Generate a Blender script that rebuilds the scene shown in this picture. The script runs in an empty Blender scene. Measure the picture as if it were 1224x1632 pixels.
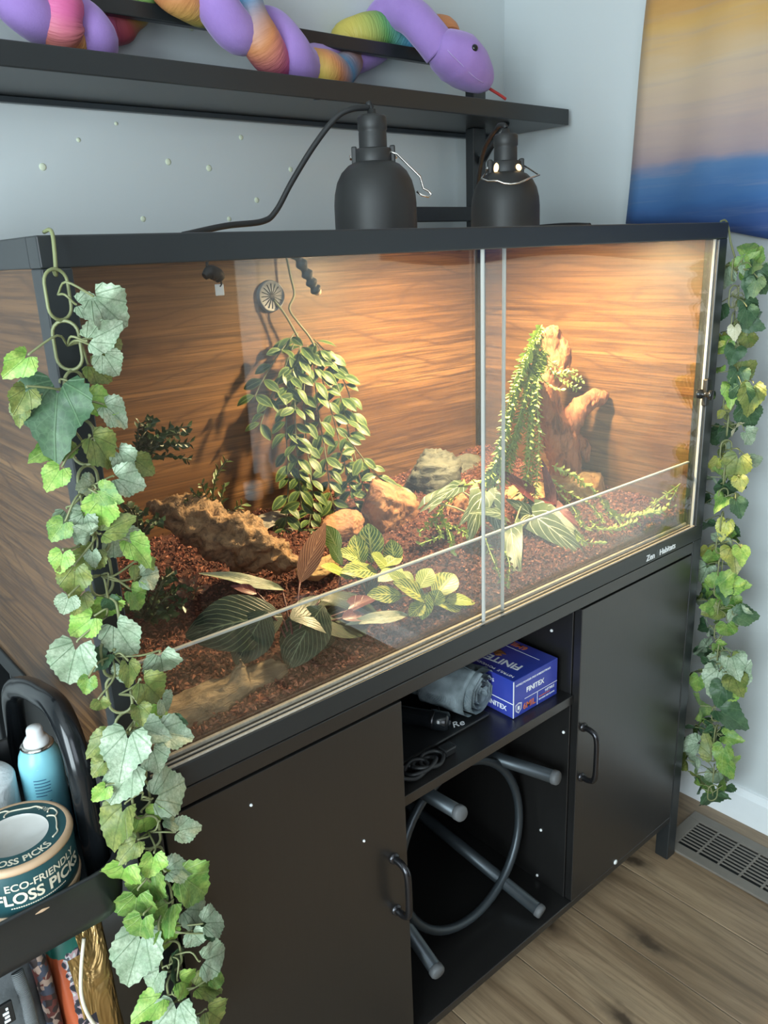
import bpy, bmesh, math, random
import numpy as np
from mathutils import Vector, Matrix, Quaternion, noise
from mathutils.bvhtree import BVHTree

PI = math.pi
rnd = random.Random(7)
sc = bpy.context.scene
COL = sc.collection

# ------------------------------------------------------------------ camera
F_PX = 1277.7
CAM = Vector((-0.2513, -0.7557, 1.3586))
YAW, PITCH, ROLL = 0.8738, 0.3130, -0.0427
_f = Vector((math.cos(YAW) * math.cos(PITCH), math.sin(YAW) * math.cos(PITCH), -math.sin(PITCH)))
_r = _f.cross(Vector((0, 0, 1))).normalized()
_u = _r.cross(_f)
RIGHT = math.cos(ROLL) * _r + math.sin(ROLL) * _u
UP = -math.sin(ROLL) * _r + math.cos(ROLL) * _u
FWD = _f
cam_d = bpy.data.cameras.new('camera')
cam_d.sensor_fit = 'VERTICAL'
cam_d.sensor_height = 36.0
cam_d.lens = 36.0 * F_PX / 1632
cam_d.clip_start = 0.02
cam = bpy.data.objects.new('camera', cam_d)
COL.objects.link(cam)
mw = Matrix((RIGHT, UP, -FWD)).transposed().to_4x4()
mw.translation = CAM
cam.matrix_world = mw
sc.camera = cam

# ------------------------------------------------------------------ world, daylight, exposure
sc.view_settings.view_transform = 'Standard'
sc.view_settings.look = 'None'
sc.view_settings.gamma = 1.0
sc.view_settings.use_curve_mapping = False
sc.view_settings.exposure = 0.0
world = bpy.data.worlds.new('sky')
sc.world = world
world.use_nodes = True
bg = world.node_tree.nodes['Background']
bg.inputs[0].default_value = (0.62, 0.78, 1.0, 1)
bg.inputs[1].default_value = 1.2
sc.cycles.use_denoising = True
sc.cycles.sample_clamp_indirect = 4.0
sc.cycles.transparent_max_bounces = 24
sc.cycles.max_bounces = 8
sc.cycles.caustics_reflective = False
sc.cycles.caustics_refractive = False

XW, YW, XL, YR, ZC = 1.444, 0.732, -1.75, -2.06, 2.42      # room: right, back, left, rear walls, ceiling
WIN_Y, WIN_Z = (-1.75, -0.35), (0.30, 2.15)               # window in the left wall
sun_d = bpy.data.lights.new('daylight_and_fill', 'AREA')     # the sky outside the window
sun_d.shape = 'RECTANGLE'
sun_d.size, sun_d.size_y = WIN_Z[1] - WIN_Z[0], WIN_Y[1] - WIN_Y[0]
sun_d.energy = 118
sun_d.color = (0.80, 0.94, 0.98)
sun_o = bpy.data.objects.new('daylight_and_fill', sun_d)
COL.objects.link(sun_o)
sun_o.location = (XL - 0.14, sum(WIN_Y) / 2, sum(WIN_Z) / 2)
sun_o.rotation_euler = (0, -PI / 2, 0)
FILL_WIN_X, FILL_WIN_Z = (-1.45, -0.25), (0.85, 2.15)              # unseen window added in the rear wall for fill light
fill_d = bpy.data.lights.new('daylight_and_fill', 'AREA')  # area light added as frontal fill behind the added window
fill_d.shape = 'RECTANGLE'
fill_d.size, fill_d.size_y = FILL_WIN_X[1] - FILL_WIN_X[0], FILL_WIN_Z[1] - FILL_WIN_Z[0]
fill_d.energy = 16
fill_d.color = (0.86, 0.94, 1.0)
fill_o = bpy.data.objects.new('daylight_and_fill', fill_d)
COL.objects.link(fill_o)
fill_o.location = (sum(FILL_WIN_X) / 2, YR - 0.14, sum(FILL_WIN_Z) / 2)
fill_o.rotation_euler = (PI / 2, 0, 0)
LAMP_W = 88.0

# ------------------------------------------------------------------ helpers
def ray(x, y):
    return (RIGHT * ((x - 612) / F_PX) - UP * ((y - 816) / F_PX) + FWD).normalized()

def at(px, py, **k):                                       # point on a world plane x=, y= or z=
    d = ray(px, py)
    a, v = next(iter(k.items()))
    i = 'xyz'.index(a)
    return CAM + d * ((v - CAM[i]) / d[i])

class Nodes:
    def __init__(s, name):
        s.m = bpy.data.materials.new(name)
        s.m.use_nodes = True
        s.t = s.m.node_tree
        s.b = s.t.nodes['Principled BSDF']
    def new(s, t, **k):
        n = s.t.nodes.new(t)
        for a, v in k.items(): setattr(n, a, v)
        return n
    def put(s, sock, v):
        if hasattr(v, 'is_output'): s.t.links.new(v, sock)
        elif isinstance(v, tuple) and len(v) == 3 and sock.type == 'RGBA': sock.default_value = (*v, 1)
        else: sock.default_value = v
    def math(s, op, a, b=0.0, c=0.0):
        n = s.new('ShaderNodeMath', operation=op)
        s.put(n.inputs[0], a); s.put(n.inputs[1], b); s.put(n.inputs[2], c)
        return n.outputs[0]
    def mix(s, f, a, b, blend='MIX'):
        n = s.new('ShaderNodeMix', data_type='RGBA', blend_type=blend)
        s.put(n.inputs[0], f); s.put(n.inputs[6], a); s.put(n.inputs[7], b)
        return n.outputs[2]
    def coord(s, kind='Object'):
        return s.new('ShaderNodeTexCoord').outputs[kind]
    def pos(s):
        return s.new('ShaderNodeNewGeometry').outputs['Position']
    def sep(s, v):
        n = s.new('ShaderNodeSeparateXYZ'); s.put(n.inputs[0], v); return n.outputs
    def comb(s, x, y, z):
        n = s.new('ShaderNodeCombineXYZ')
        for i, v in enumerate((x, y, z)): s.put(n.inputs[i], v)
        return n.outputs[0]
    def mapping(s, v, scale=(1, 1, 1), loc=(0, 0, 0), rot=(0, 0, 0)):
        n = s.new('ShaderNodeMapping'); s.put(n.inputs[0], v)
        n.inputs[1].default_value = loc; n.inputs[2].default_value = rot; n.inputs[3].default_value = scale
        return n.outputs[0]
    def noise(s, v, scale, detail=4, rough=0.55, dist=0.0, out='Fac'):
        n = s.new('ShaderNodeTexNoise'); s.put(n.inputs['Vector'], v)
        n.inputs['Scale'].default_value = scale; n.inputs['Detail'].default_value = detail
        n.inputs['Roughness'].default_value = rough; n.inputs['Distortion'].default_value = dist
        return n.outputs[out]
    def ramp(s, f, stops, interp='LINEAR'):
        n = s.new('ShaderNodeValToRGB'); s.put(n.inputs[0], f)
        n.color_ramp.interpolation = interp
        e = n.color_ramp.elements
        while len(e) < len(stops): e.new(0.5)
        for i, (p, c) in enumerate(stops):
            e[i].position = p; e[i].color = (*c, 1) if len(c) == 3 else c
        return n.outputs[0]
    def bump(s, h, strength=0.3, dist=0.01):
        n = s.new('ShaderNodeBump'); s.put(n.inputs['Height'], h)
        n.inputs['Strength'].default_value = strength; n.inputs['Distance'].default_value = dist
        s.t.links.new(n.outputs[0], s.b.inputs['Normal'])
    def done(s, color, rough=0.5, metal=0.0, spec=None):
        s.put(s.b.inputs['Base Color'], color); s.put(s.b.inputs['Roughness'], rough)
        s.b.inputs['Metallic'].default_value = metal
        if spec is not None: s.b.inputs['Specular IOR Level'].default_value = spec
        return s.m

def plain(name, c, rough=0.5, metal=0.0, var=0.12, scale=40.0, spec=None, bump=0.0):
    n = Nodes(name)
    k = n.noise(n.pos(), scale, 3)
    col = n.mix(k, tuple(v * (1 - var) for v in c), tuple(min(1, v * (1 + var)) for v in c))
    if bump: n.bump(k, bump, 0.002)
    return n.done(col, rough, metal, spec)

def emit(name, c, strength):
    n = Nodes(name)
    n.b.inputs['Emission Color'].default_value = (*c, 1)
    n.b.inputs['Emission Strength'].default_value = strength
    return n.done(c, 0.5)

# ------------------------------------------------------------------ object makers
def tag(o, label=None, cat=None, group=None, kind=None):
    if label: o['label'] = label
    if cat: o['category'] = cat
    if group: o['group'] = group
    if kind: o['kind'] = kind
    return o

def thing(name, loc, label, cat, group=None):
    o = bpy.data.objects.new(name, None)
    o.empty_display_size = 0.05
    COL.objects.link(o)
    o.location = loc
    return tag(o, label, cat, group)

def adopt(o, parent):
    if parent is not None:
        o.parent = parent
        p, off = parent, Vector((0, 0, 0))
        o.matrix_parent_inverse = world_of(parent).inverted()

def world_of(o):
    m = Matrix.LocRotScale(o.location, o.rotation_euler, o.scale)
    if o.parent: m = world_of(o.parent) @ o.matrix_parent_inverse @ m
    return m

def link(name, me, mat=None, parent=None, smooth=False, center=True):
    if isinstance(me, bmesh.types.BMesh):
        bm = me
        me = bpy.data.meshes.new(name)
        bm.to_mesh(me); bm.free()
    if mat is not None and not me.materials:
        for m in (mat if isinstance(mat, (list, tuple)) else [mat]): me.materials.append(m)
    if smooth:
        me.shade_smooth()
    o = bpy.data.objects.new(name, me)
    COL.objects.link(o)
    if center and len(me.vertices):
        co = np.empty(len(me.vertices) * 3); me.vertices.foreach_get('co', co)
        co = co.reshape(-1, 3); c = (co.min(0) + co.max(0)) / 2
        me.vertices.foreach_set('co', (co - c).ravel()); me.update()
        o.location = c
    adopt(o, parent)
    return o

def inst(name, me, loc, parent=None, rot=None, scale=(1, 1, 1)):   # another object on shared mesh data
    o = bpy.data.objects.new(name, me)
    COL.objects.link(o)
    o.location = loc
    if rot is not None: o.rotation_euler = rot.to_euler() if hasattr(rot, 'to_euler') else rot
    o.scale = scale if hasattr(scale, '__len__') else (scale,) * 3
    adopt(o, parent)
    return o

def add_box(bm, x0, x1, y0, y1, z0, z1, bev=0.0, seg=2, mi=0):
    r = bmesh.ops.create_cube(bm, size=1.0)
    vs = r['verts']
    for v in vs:
        v.co = Vector(((x0 + x1) / 2 + v.co.x * (x1 - x0), (y0 + y1) / 2 + v.co.y * (y1 - y0), (z0 + z1) / 2 + v.co.z * (z1 - z0)))
    fs = {f for v in vs for f in v.link_faces}
    for f in fs: f.material_index = mi
    if bev > 0:
        es = list({e for v in vs for e in v.link_edges})
        bmesh.ops.bevel(bm, geom=es, offset=bev, segments=seg, affect='EDGES', profile=0.5)

def box(name, x0, x1, y0, y1, z0, z1, mat, parent=None, bev=0.0015, seg=2):
    bm = bmesh.new()
    add_box(bm, x0, x1, y0, y1, z0, z1, bev, seg)
    return link(name, bm, mat, parent)

def catmull(pts, n=8):
    P = [Vector(p) for p in pts]
    if len(P) < 3:
        return [P[0].lerp(P[-1], i / n) for i in range(n + 1)]
    P = [2 * P[0] - P[1]] + P + [2 * P[-1] - P[-2]]
    out = []
    for i in range(1, len(P) - 2):
        a, b, c, d = P[i - 1:i + 3]
        for k in range(n):
            t = k / n
            out.append(0.5 * ((2 * b) + (c - a) * t + (2 * a - 5 * b + 4 * c - d) * t * t + (3 * b - a - 3 * c + d) * t ** 3))
    out.append(P[-2])
    return out

def interp(vals, t):
    x = t * (len(vals) - 1); i = min(int(x), len(vals) - 2); f = x - i
    return vals[i] * (1 - f) + vals[i + 1] * f

def add_tube(bm, pts, r, seg=8, closed=False, cap=True, flat=1.0, uvscale=None, mi=0):
    """tube along points; r a number, a list, or a function of 0..1"""
    n = len(pts)
    pts = [Vector(p) for p in pts]
    rad = (lambda t: r) if isinstance(r, (int, float)) else (r if callable(r) else (lambda t: interp(r, t)))
    tans = []
    for i in range(n):
        a = pts[(i - 1) % n] if closed or i > 0 else pts[0]
        b = pts[(i + 1) % n] if closed or i < n - 1 else pts[-1]
        tans.append((b - a).normalized())
    ref = Vector((0, 0, 1)) if abs(tans[0].z) < 0.9 else Vector((0, 1, 0))
    nrm = tans[0].cross(ref).normalized()
    rings, L, s = [], [], 0.0
    for i in range(n):
        if i:
            q = tans[i - 1].rotation_difference(tans[i]); nrm = (q @ nrm).normalized()
            s += (pts[i] - pts[i - 1]).length
        L.append(s)
        bn = tans[i].cross(nrm)
        R = rad(i / max(1, n - 1))
        rings.append([bm.verts.new(pts[i] + R * (math.cos(2 * PI * k / seg) * nrm + flat * math.sin(2 * PI * k / seg) * bn)) for k in range(seg)])
    uv = bm.loops.layers.uv.verify() if uvscale else None
    m = n if closed else n - 1
    for i in range(m):
        A, B = rings[i], rings[(i + 1) % n]
        for k in range(seg):
            k2 = (k + 1) % seg
            f = bm.faces.new((A[k], A[k2], B[k2], B[k])); f.smooth = True; f.material_index = mi
            if uv:
                for lp, (u, v) in zip(f.loops, ((L[i], k), (L[i], k + 1), (L[min(i + 1, n - 1)], k + 1), (L[min(i + 1, n - 1)], k))):
                    lp[uv].uv = (u * uvscale, v / seg)
    if cap and not closed:
        for ring, rev in ((rings[0], True), (rings[-1], False)):
            f = bm.faces.new(list(reversed(ring)) if rev else ring); f.material_index = mi

def tube(name, pts, r, mat, parent=None, seg=8, n=8, spline=True, closed=False, uvscale=None, flat=1.0):
    bm = bmesh.new()
    add_tube(bm, catmull(pts, n) if spline else pts, r, seg, closed, True, flat, uvscale)
    return link(name, bm, mat, parent)

def add_lathe(bm, prof, c, seg=32, axis=Vector((0, 0, 1)), mi=0):
    """prof: list of (radius, height)"""
    q = Vector((0, 0, 1)).rotation_difference(axis.normalized())
    c = Vector(c)
    rings = []
    for r, h in prof:
        if r < 1e-6: rings.append([bm.verts.new(c + q @ Vector((0, 0, h)))])
        else: rings.append([bm.verts.new(c + q @ Vector((r * math.cos(2 * PI * k / seg), r * math.sin(2 * PI * k / seg), h))) for k in range(seg)])
    for A, B in zip(rings, rings[1:]):
        for k in range(seg):
            k2 = (k + 1) % seg
            if len(A) == 1 and len(B) == 1: continue
            if len(A) == 1: vs = (A[0], B[k2], B[k])
            elif len(B) == 1: vs = (A[k], A[k2], B[0])
            else: vs = (A[k], A[k2], B[k2], B[k])
            f = bm.faces.new(vs); f.smooth = True; f.material_index = mi

def lathe(name, prof, c, mat, parent=None, seg=32, axis=Vector((0, 0, 1))):
    bm = bmesh.new()
    add_lathe(bm, prof, c, seg, axis)
    bmesh.ops.recalc_face_normals(bm, faces=bm.faces)
    return link(name, bm, mat, parent)

def text(name, s, size, origin, right, up, mat, parent=None, depth=0.0003, align='LEFT', wscale=1.0, bend=None, italic=0.0, weight=0.0):
    """flat printed lettering as a thin mesh; bend(x, y) -> Vector places it on a curved face"""
    c = bpy.data.curves.new(name, 'FONT')
    c.body = s; c.size = size; c.align_x = align; c.extrude = depth if bend is None else 0.0; c.shear = italic; c.offset = weight
    c.resolution_u = 3
    o = bpy.data.objects.new(name, c); COL.objects.link(o)
    bpy.context.view_layer.update()
    me = bpy.data.meshes.new_from_object(o.evaluated_get(bpy.context.evaluated_depsgraph_get()))
    bpy.data.objects.remove(o); bpy.data.curves.remove(c)
    me.name = name
    if bend is None:
        R, U = Vector(right).normalized(), Vector(up).normalized(); N = R.cross(U); O = Vector(origin)
        for v in me.vertices: v.co = O + R * (v.co.x * wscale) + U * v.co.y + N * (v.co.z + depth)
    else:
        bm = bmesh.new(); bm.from_mesh(me)
        bmesh.ops.triangulate(bm, faces=bm.faces)
        bmesh.ops.subdivide_edges(bm, edges=[e for e in bm.edges if e.calc_length() > size * 0.3], cuts=2)
        bm.to_mesh(me); bm.free()
        for v in me.vertices: v.co = bend(v.co.x * wscale, v.co.y)
    me.materials.clear()
    return link(name, me, mat, parent)

def leaf_mesh(name, kind, mat, seed=0, fold=0.25, curl=0.25, wave=0.04, wid=0.5):
    """unit leaf: stem at the origin, tip at +Y (length 1), face up +Z"""
    r = random.Random(seed)
    bm = bmesh.new(); uv = bm.loops.layers.uv.verify()
    ph = r.uniform(0, 6)
    def zf(x, y): return fold * abs(x) - curl * y * y + wave * math.sin(9 * y + ph) * abs(x) * 2 + 0.03 * math.sin(7 * x + ph)
    if kind == 'ivy':
        pts = []
        n = 44
        for i in range(n):
            a = -PI + 2 * PI * (i + 0.5) / n                  # 0 = tip direction
            rr = 0.5 + (0.035 + .02 * (seed % 2)) * math.cos(3 * a) * (1 if abs(a) < 2.2 else 0.3) + 0.05 * math.cos(a) + 0.03 * math.cos(5 * a + .3) + (.10 * max(0, 1 - abs(a) / .45))
            if abs(a) > 2.6: rr *= 1 - 0.75 * ((abs(a) - 2.6) / (PI - 2.6)) ** 1.5
            rr *= 1.04 if i % 2 else 0.97
            pts.append((math.sin(a) * rr, 0.38 + math.cos(a) * rr))
        cen = bm.verts.new((0, 0.36, zf(0, 0.36)))
        mid = [bm.verts.new((x * .55, .36 + (y - .36) * .55, zf(x * .55, .36 + (y - .36) * .55))) for x, y in pts]
        out = [bm.verts.new((x, y, zf(x, y))) for x, y in pts]
        for i in range(n):
            j = (i + 1) % n
            bm.faces.new((cen, mid[j], mid[i])); bm.faces.new((mid[i], mid[j], out[j], out[i]))
    else:
        rows, cols = (10, 4) if kind != 'arrow' else (12, 4)
        grid = []
        for i in range(rows + 1):
            v = i / rows
            if kind == 'ellipse': w = wid * math.sin(PI * min(1, v * 0.98 + 0.01)) ** 0.75
            elif kind == 'lance': w = wid * (math.sin(PI * v ** 0.8) ** 0.9)
            elif kind == 'arrow': w = wid * (1.15 * (1 - v) ** 0.75 * (0.55 + 0.45 * min(1, v * 6)))
            else: w = wid * math.sin(PI * v)
            w = max(w, 0.012)
            row = []
            for k in range(-cols // 2, cols // 2 + 1):
                u = k / (cols / 2)
                y = v
                if kind == 'arrow': y = v - 0.30 * abs(u) ** 1.5 * (1 - v) ** 2
                row.append(bm.verts.new((u * w, y, zf(u * w, y))))
            grid.append(row)
        for i in range(rows):
            for k in range(cols):
                bm.faces.new((grid[i][k], grid[i][k + 1], grid[i + 1][k + 1], grid[i + 1][k]))
        for f in bm.faces:
            for lp in f.loops: pass
        idx = {}
        for i, row in enumerate(grid):
            for k, vtx in enumerate(row): idx[vtx] = (k / (cols / 2) - 1, i / rows)
        for f in bm.faces:
            f.smooth = True
            for lp in f.loops: lp[uv].uv = (idx[lp.vert][0] * 0.5 + 0.5, idx[lp.vert][1])
    if kind == 'ivy':
        for f in bm.faces:
            f.smooth = True
            for lp in f.loops: lp[uv].uv = (lp.vert.co.x + 0.5, lp.vert.co.y)
    me = bpy.data.meshes.new(name)
    bm.to_mesh(me); bm.free()
    me.materials.append(mat)
    return me

def orient(direction, normal):
    y = Vector(direction).normalized()
    z = Vector(normal); z = (z - y * z.dot(y))
    z = z.normalized() if z.length > 1e-5 else y.orthogonal().normalized()
    x = y.cross(z)
    return Matrix((x, y, z)).transposed().to_quaternion()

def vein_mat(name, base, base2, vein, freq=7.0, width=0.10, slope=0.9, mid=0.05, rough=0.45, edge=None, blotch=None, blotch_amt=0.5, hard=8.0, trans=0.0):
    n = Nodes(name)
    u, v, _ = n.sep(n.coord('UV'))
    au = n.math('ABSOLUTE', n.math('SUBTRACT', n.math('MULTIPLY', u, 2.0), 1.0))
    ph = n.math('FRACT', n.math('ADD', n.math('SUBTRACT', n.math('MULTIPLY', v, freq), n.math('MULTIPLY', au, slope * freq * 0.25)), 10.0))
    d = n.math('ABSOLUTE', n.math('SUBTRACT', ph, 0.5))
    lat = n.math('MULTIPLY', n.math('SUBTRACT', width, d), hard / width * 0.12)
    midm = n.math('MULTIPLY', n.math('SUBTRACT', mid, au), 1.0 / max(mid, 1e-3) * 1.5)
    m = n.math('MAXIMUM', lat, midm)
    mcl = n.new('ShaderNodeClamp'); n.put(mcl.inputs[0], m)
    k = n.noise(n.coord('Object'), 3.5, 4)
    col = n.mix(n.ramp(k, [(0.35, (0, 0, 0)), (0.65, (1, 1, 1))]), base, base2)
    if blotch:
        kb = n.noise(n.coord('Object'), 6.0, 3)
        col = n.mix(n.math('MULTIPLY', n.ramp(kb, [(0.5, (0, 0, 0)), (0.6, (1, 1, 1))]), blotch_amt), col, blotch)
    if edge:
        col = n.mix(n.ramp(au, [(0.62, (0, 0, 0)), (0.9, (1, 1, 1))]), col, edge)
    col = n.mix(mcl.outputs[0], col, vein)
    n.b.inputs['Specular IOR Level'].default_value = 0.3
    n.bump(mcl.outputs[0], 0.25, 0.01)
    if trans: n.b.inputs['Transmission Weight'].default_value = 0.0
    return n.done(col, rough)

def ivy_mat(name, base, base2, vein, rough=0.5):
    n = Nodes(name)
    x, y, _ = n.sep(n.coord('UV'))
    dx = n.math('SUBTRACT', x, 0.5); dy = n.math('SUBTRACT', y, 0.02)
    a = n.math('ARCTAN2', dx, dy)
    r = n.math('SQRT', n.math('ADD', n.math('MULTIPLY', dx, dx), n.math('MULTIPLY', dy, dy)))
    fr = n.math('FRACT', n.math('ADD', n.math('DIVIDE', a, 0.52), 10.5))
    d = n.math('MULTIPLY', n.math('ABSOLUTE', n.math('SUBTRACT', fr, 0.5)), r)
    m = n.ramp(d, [(0.012, (1, 1, 1)), (0.035, (0, 0, 0))])
    fine = n.noise(n.mapping(n.coord('UV'), (1, 1, 1)), 14.0, 5)
    big = n.noise(n.coord('Object'), 2.2, 3)
    col = n.mix(n.ramp(big, [(0.38, (0, 0, 0)), (0.62, (1, 1, 1))]), base, base2)
    col = n.mix(n.ramp(fine, [(.40, (0, 0, 0)), (.70, (.6, .6, .6))]), col, tuple(v * 0.5 for v in base))
    net = n.new('ShaderNodeTexVoronoi', feature='DISTANCE_TO_EDGE'); net.inputs['Scale'].default_value = 9.0
    n.put(net.inputs['Vector'], n.coord('UV'))
    col = n.mix(n.ramp(net.outputs['Distance'], [(.01, (.35, .35, .35)), (.05, (0, 0, 0))]), col, vein)
    col = n.mix(n.math('MULTIPLY', m, 0.55), col, vein)
    n.bump(m, 0.35, 0.02)
    return n.done(col, rough)

# ------------------------------------------------------------------ materials
M = {}
def wood_panel(name, axis):
    n = Nodes(name)
    p = n.pos()
    x, y, z = n.sep(p)
    along = x if axis == 'x' else y
    band = n.math('FLOOR', n.math('DIVIDE', z, 0.104))
    off = n.math('MULTIPLY', n.math('FRACT', n.math('MULTIPLY', n.math('SINE', n.math('MULTIPLY', band, 12.9)), 437.5)), 5.0)
    al = n.math('ADD', along, off)
    warp = n.noise(n.comb(al, n.math('MULTIPLY', z, 2.2), off), 1.9, 2, 0.45)
    ph = n.math('ADD', n.math('MULTIPLY', z, 26.0), n.math('MULTIPLY', warp, 9.0))
    fr = n.math('FRACT', n.math('ADD', ph, n.math('MULTIPLY', n.noise(n.comb(n.math('MULTIPLY', al, 5.0), n.math('MULTIPLY', z, 70.0), off), 1.0, 3), 0.5)))
    fib = n.noise(n.comb(n.math('MULTIPLY', al, 4.0), n.math('MULTIPLY', z, 230.0), off), 1.0, 5, 0.7)
    fib2 = n.noise(n.comb(n.math('MULTIPLY', al, 1.6), n.math('MULTIPLY', z, 75.0), off), 1.0, 4, 0.6)
    tone = n.noise(n.comb(n.math('MULTIPLY', al, 0.9), n.math('MULTIPLY', z, 11.0), off), 1.0, 3)
    c = n.ramp(n.math('ADD', n.math('MULTIPLY', fib2, 0.55), n.math('MULTIPLY', tone, 0.45)),
               [(0.32, (0.070, 0.032, 0.012)), (0.48, (0.165, 0.080, 0.028)), (0.64, (0.27, 0.142, 0.056))])
    c = n.mix(n.ramp(fr, [(0.0, (.75, .75, .75)), (0.12, (.12, .12, .12)), (0.5, (0, 0, 0)), (0.90, (.15, .15, .15)), (1.0, (.75, .75, .75))]), c, (0.050, 0.022, 0.010))
    c = n.mix(n.ramp(fib, [(0.40, (0.8, 0.8, 0.8)), (0.56, (0, 0, 0))]), c, (0.040, 0.018, 0.008))
    hue = n.math('FRACT', n.math('MULTIPLY', n.math('SINE', n.math('MULTIPLY', band, 78.2)), 91.7))
    c = n.mix(n.math('MULTIPLY', hue, 0.45), c, (0.075, 0.036, 0.018))
    return n.done(c, 0.38)
M['wood_x'] = wood_panel('walnut_panel_lengthwise', 'x')
M['wood_y'] = wood_panel('walnut_panel_side', 'y')

n = Nodes('black_powder_coat')
k = n.noise(n.pos(), 900, 2)
n.bump(k, 0.06, 0.0005)
M['frame'] = n.done(n.mix(k, (0.013, 0.0155, 0.017), (0.020, 0.024, 0.026)), 0.36, spec=.6)
n = Nodes('black_ash_laminate')
g = n.noise(n.mapping(n.pos(), (300, 300, 9)), 1.0, 4)
n.bump(g, 0.12, 0.0006)
M['laminate'] = n.done(n.mix(g, (0.007, 0.007, 0.007), (0.014, 0.013, 0.0125)), 0.33, spec=.85)
M['black'] = plain('matte_black', (0.012, 0.013, 0.014), 0.55)
M['lampblack'] = plain('lamp_black_enamel', (0.020, 0.021, 0.021), 0.5)
M['gloss_black'] = plain('gloss_black_metal', (0.010, 0.012, 0.014), 0.18)
M['chrome'] = plain('bright_steel_wire', (0.62, 0.6, 0.56), 0.22, 1.0)
M['darkmetal'] = plain('dark_pull_metal', (0.05, 0.05, 0.055), 0.22, 0.85)
M['steel_tube'] = plain('gunmetal_tube', (0.055, 0.068, 0.078), 0.35, 0.5)
M['white_plastic'] = plain('white_plastic', (0.75, 0.77, 0.77), 0.4)
M['white_paint'] = plain('white_trim_paint', (0.78, 0.82, 0.84), 0.45, var=0.03)
n = Nodes('wall_paint')
k = n.noise(n.pos(), 350, 3)
n.bump(k, 0.08, 0.001)
M['wall'] = n.done(n.mix(n.noise(n.pos(), 2.0, 2), (0.56, 0.61, 0.62), (0.60, 0.645, 0.655)), 0.6)
M['ceiling'] = plain('ceiling_paint', (0.72, 0.74, 0.74), 0.8, var=0.03)
M['rear'] = plain('rear_wall_darkened', (0.17, 0.13, 0.11), 0.7, var=0.05)  # room-end shade put into the wall colour, dimming its reflection
M['print'] = plain('white_print', (0.85, 0.87, 0.88), 0.5, var=0.02)

def glass_mat(name, tint=(1, 1, 1), f0=0.06):
    n = Nodes(name)
    n.t.nodes.remove(n.b)
    lw = n.new('ShaderNodeLayerWeight'); lw.inputs['Blend'].default_value = 0.5
    f5 = n.math('POWER', lw.outputs['Facing'], 5.0)
    fr = n.math('ADD', n.math('MULTIPLY', f5, 1 - f0), f0)
    tr = n.new('ShaderNodeBsdfTransparent'); tr.inputs[0].default_value = (*tint, 1)
    gl = n.new('ShaderNodeBsdfGlossy'); gl.inputs['Roughness'].default_value = 0.015; gl.inputs[0].default_value = (1, 1, 1, 1)
    mx = n.new('ShaderNodeMixShader')
    n.put(mx.inputs[0], fr); n.t.links.new(tr.outputs[0], mx.inputs[1]); n.t.links.new(gl.outputs[0], mx.inputs[2])
    n.t.links.new(mx.outputs[0], n.t.nodes['Material Output'].inputs[0])
    return n.m
M['glass'] = glass_mat('clear_glass', (0.985, 0.99, 0.985))
n = Nodes('glass_cut_edge')
n.b.inputs['Transmission Weight'].default_value = 0.35
M['glass_edge'] = n.done((0.72, 0.74, 0.70), 0.35)
n = Nodes('track_plastic')
M['track'] = n.done(n.mix(n.noise(n.pos(), 260, 4), (0.30, 0.25, 0.19), (0.66, 0.60, 0.50)), 0.4)

# floor planks
n = Nodes('oak_vinyl_plank')
oi = n.new('ShaderNodeObjectInfo')
rv = oi.outputs['Random']
p = n.pos()
x, y, z = n.sep(p)
ro = n.math('MULTIPLY', rv, 37.0)
pv = n.comb(n.math('ADD', n.math('MULTIPLY', x, 8.0), ro), n.math('MULTIPLY', y, 1.1), ro)
big = n.noise(pv, 1.7, 5, 0.6, 0.6)
fib = n.noise(n.comb(n.math('MULTIPLY', x, 110.0), n.math('MULTIPLY', y, 4.5), ro), 1.0, 6, 0.7)
c = n.ramp(big, [(0.28, (0.115, 0.072, 0.040)), (0.42, (0.25, 0.170, 0.102)), (0.58, (0.375, 0.268, 0.166)), (0.76, (0.24, 0.178, 0.115))])
c = n.mix(n.ramp(fib, [(0.34, (0.55, 0.55, 0.55)), (0.54, (0, 0, 0))]), c, (0.12, 0.08, 0.048))
vor = n.new('ShaderNodeTexVoronoi', voronoi_dimensions='2D'); vor.inputs['Scale'].default_value = 1.0
n.put(vor.inputs['Vector'], n.comb(n.math('ADD', n.math('MULTIPLY', x, 5.5), n.math('MULTIPLY', n.noise(p, 18, 3), 0.35)), n.math('ADD', n.math('MULTIPLY', y, 2.2), ro), 0.0))
knot = n.ramp(vor.outputs['Distance'], [(0.04, (0.9, 0.9, 0.9)), (0.08, (0.45, 0.45, 0.45)), (0.16, (0, 0, 0))])
c = n.mix(knot, c, (0.045, 0.030, 0.020))
c = n.mix(n.math('MULTIPLY', rv, 0.3), c, (0.16, 0.125, 0.09))
n.bump(fib, 0.12, 0.001)
M['plank'] = n.done(c, 0.42)

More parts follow.
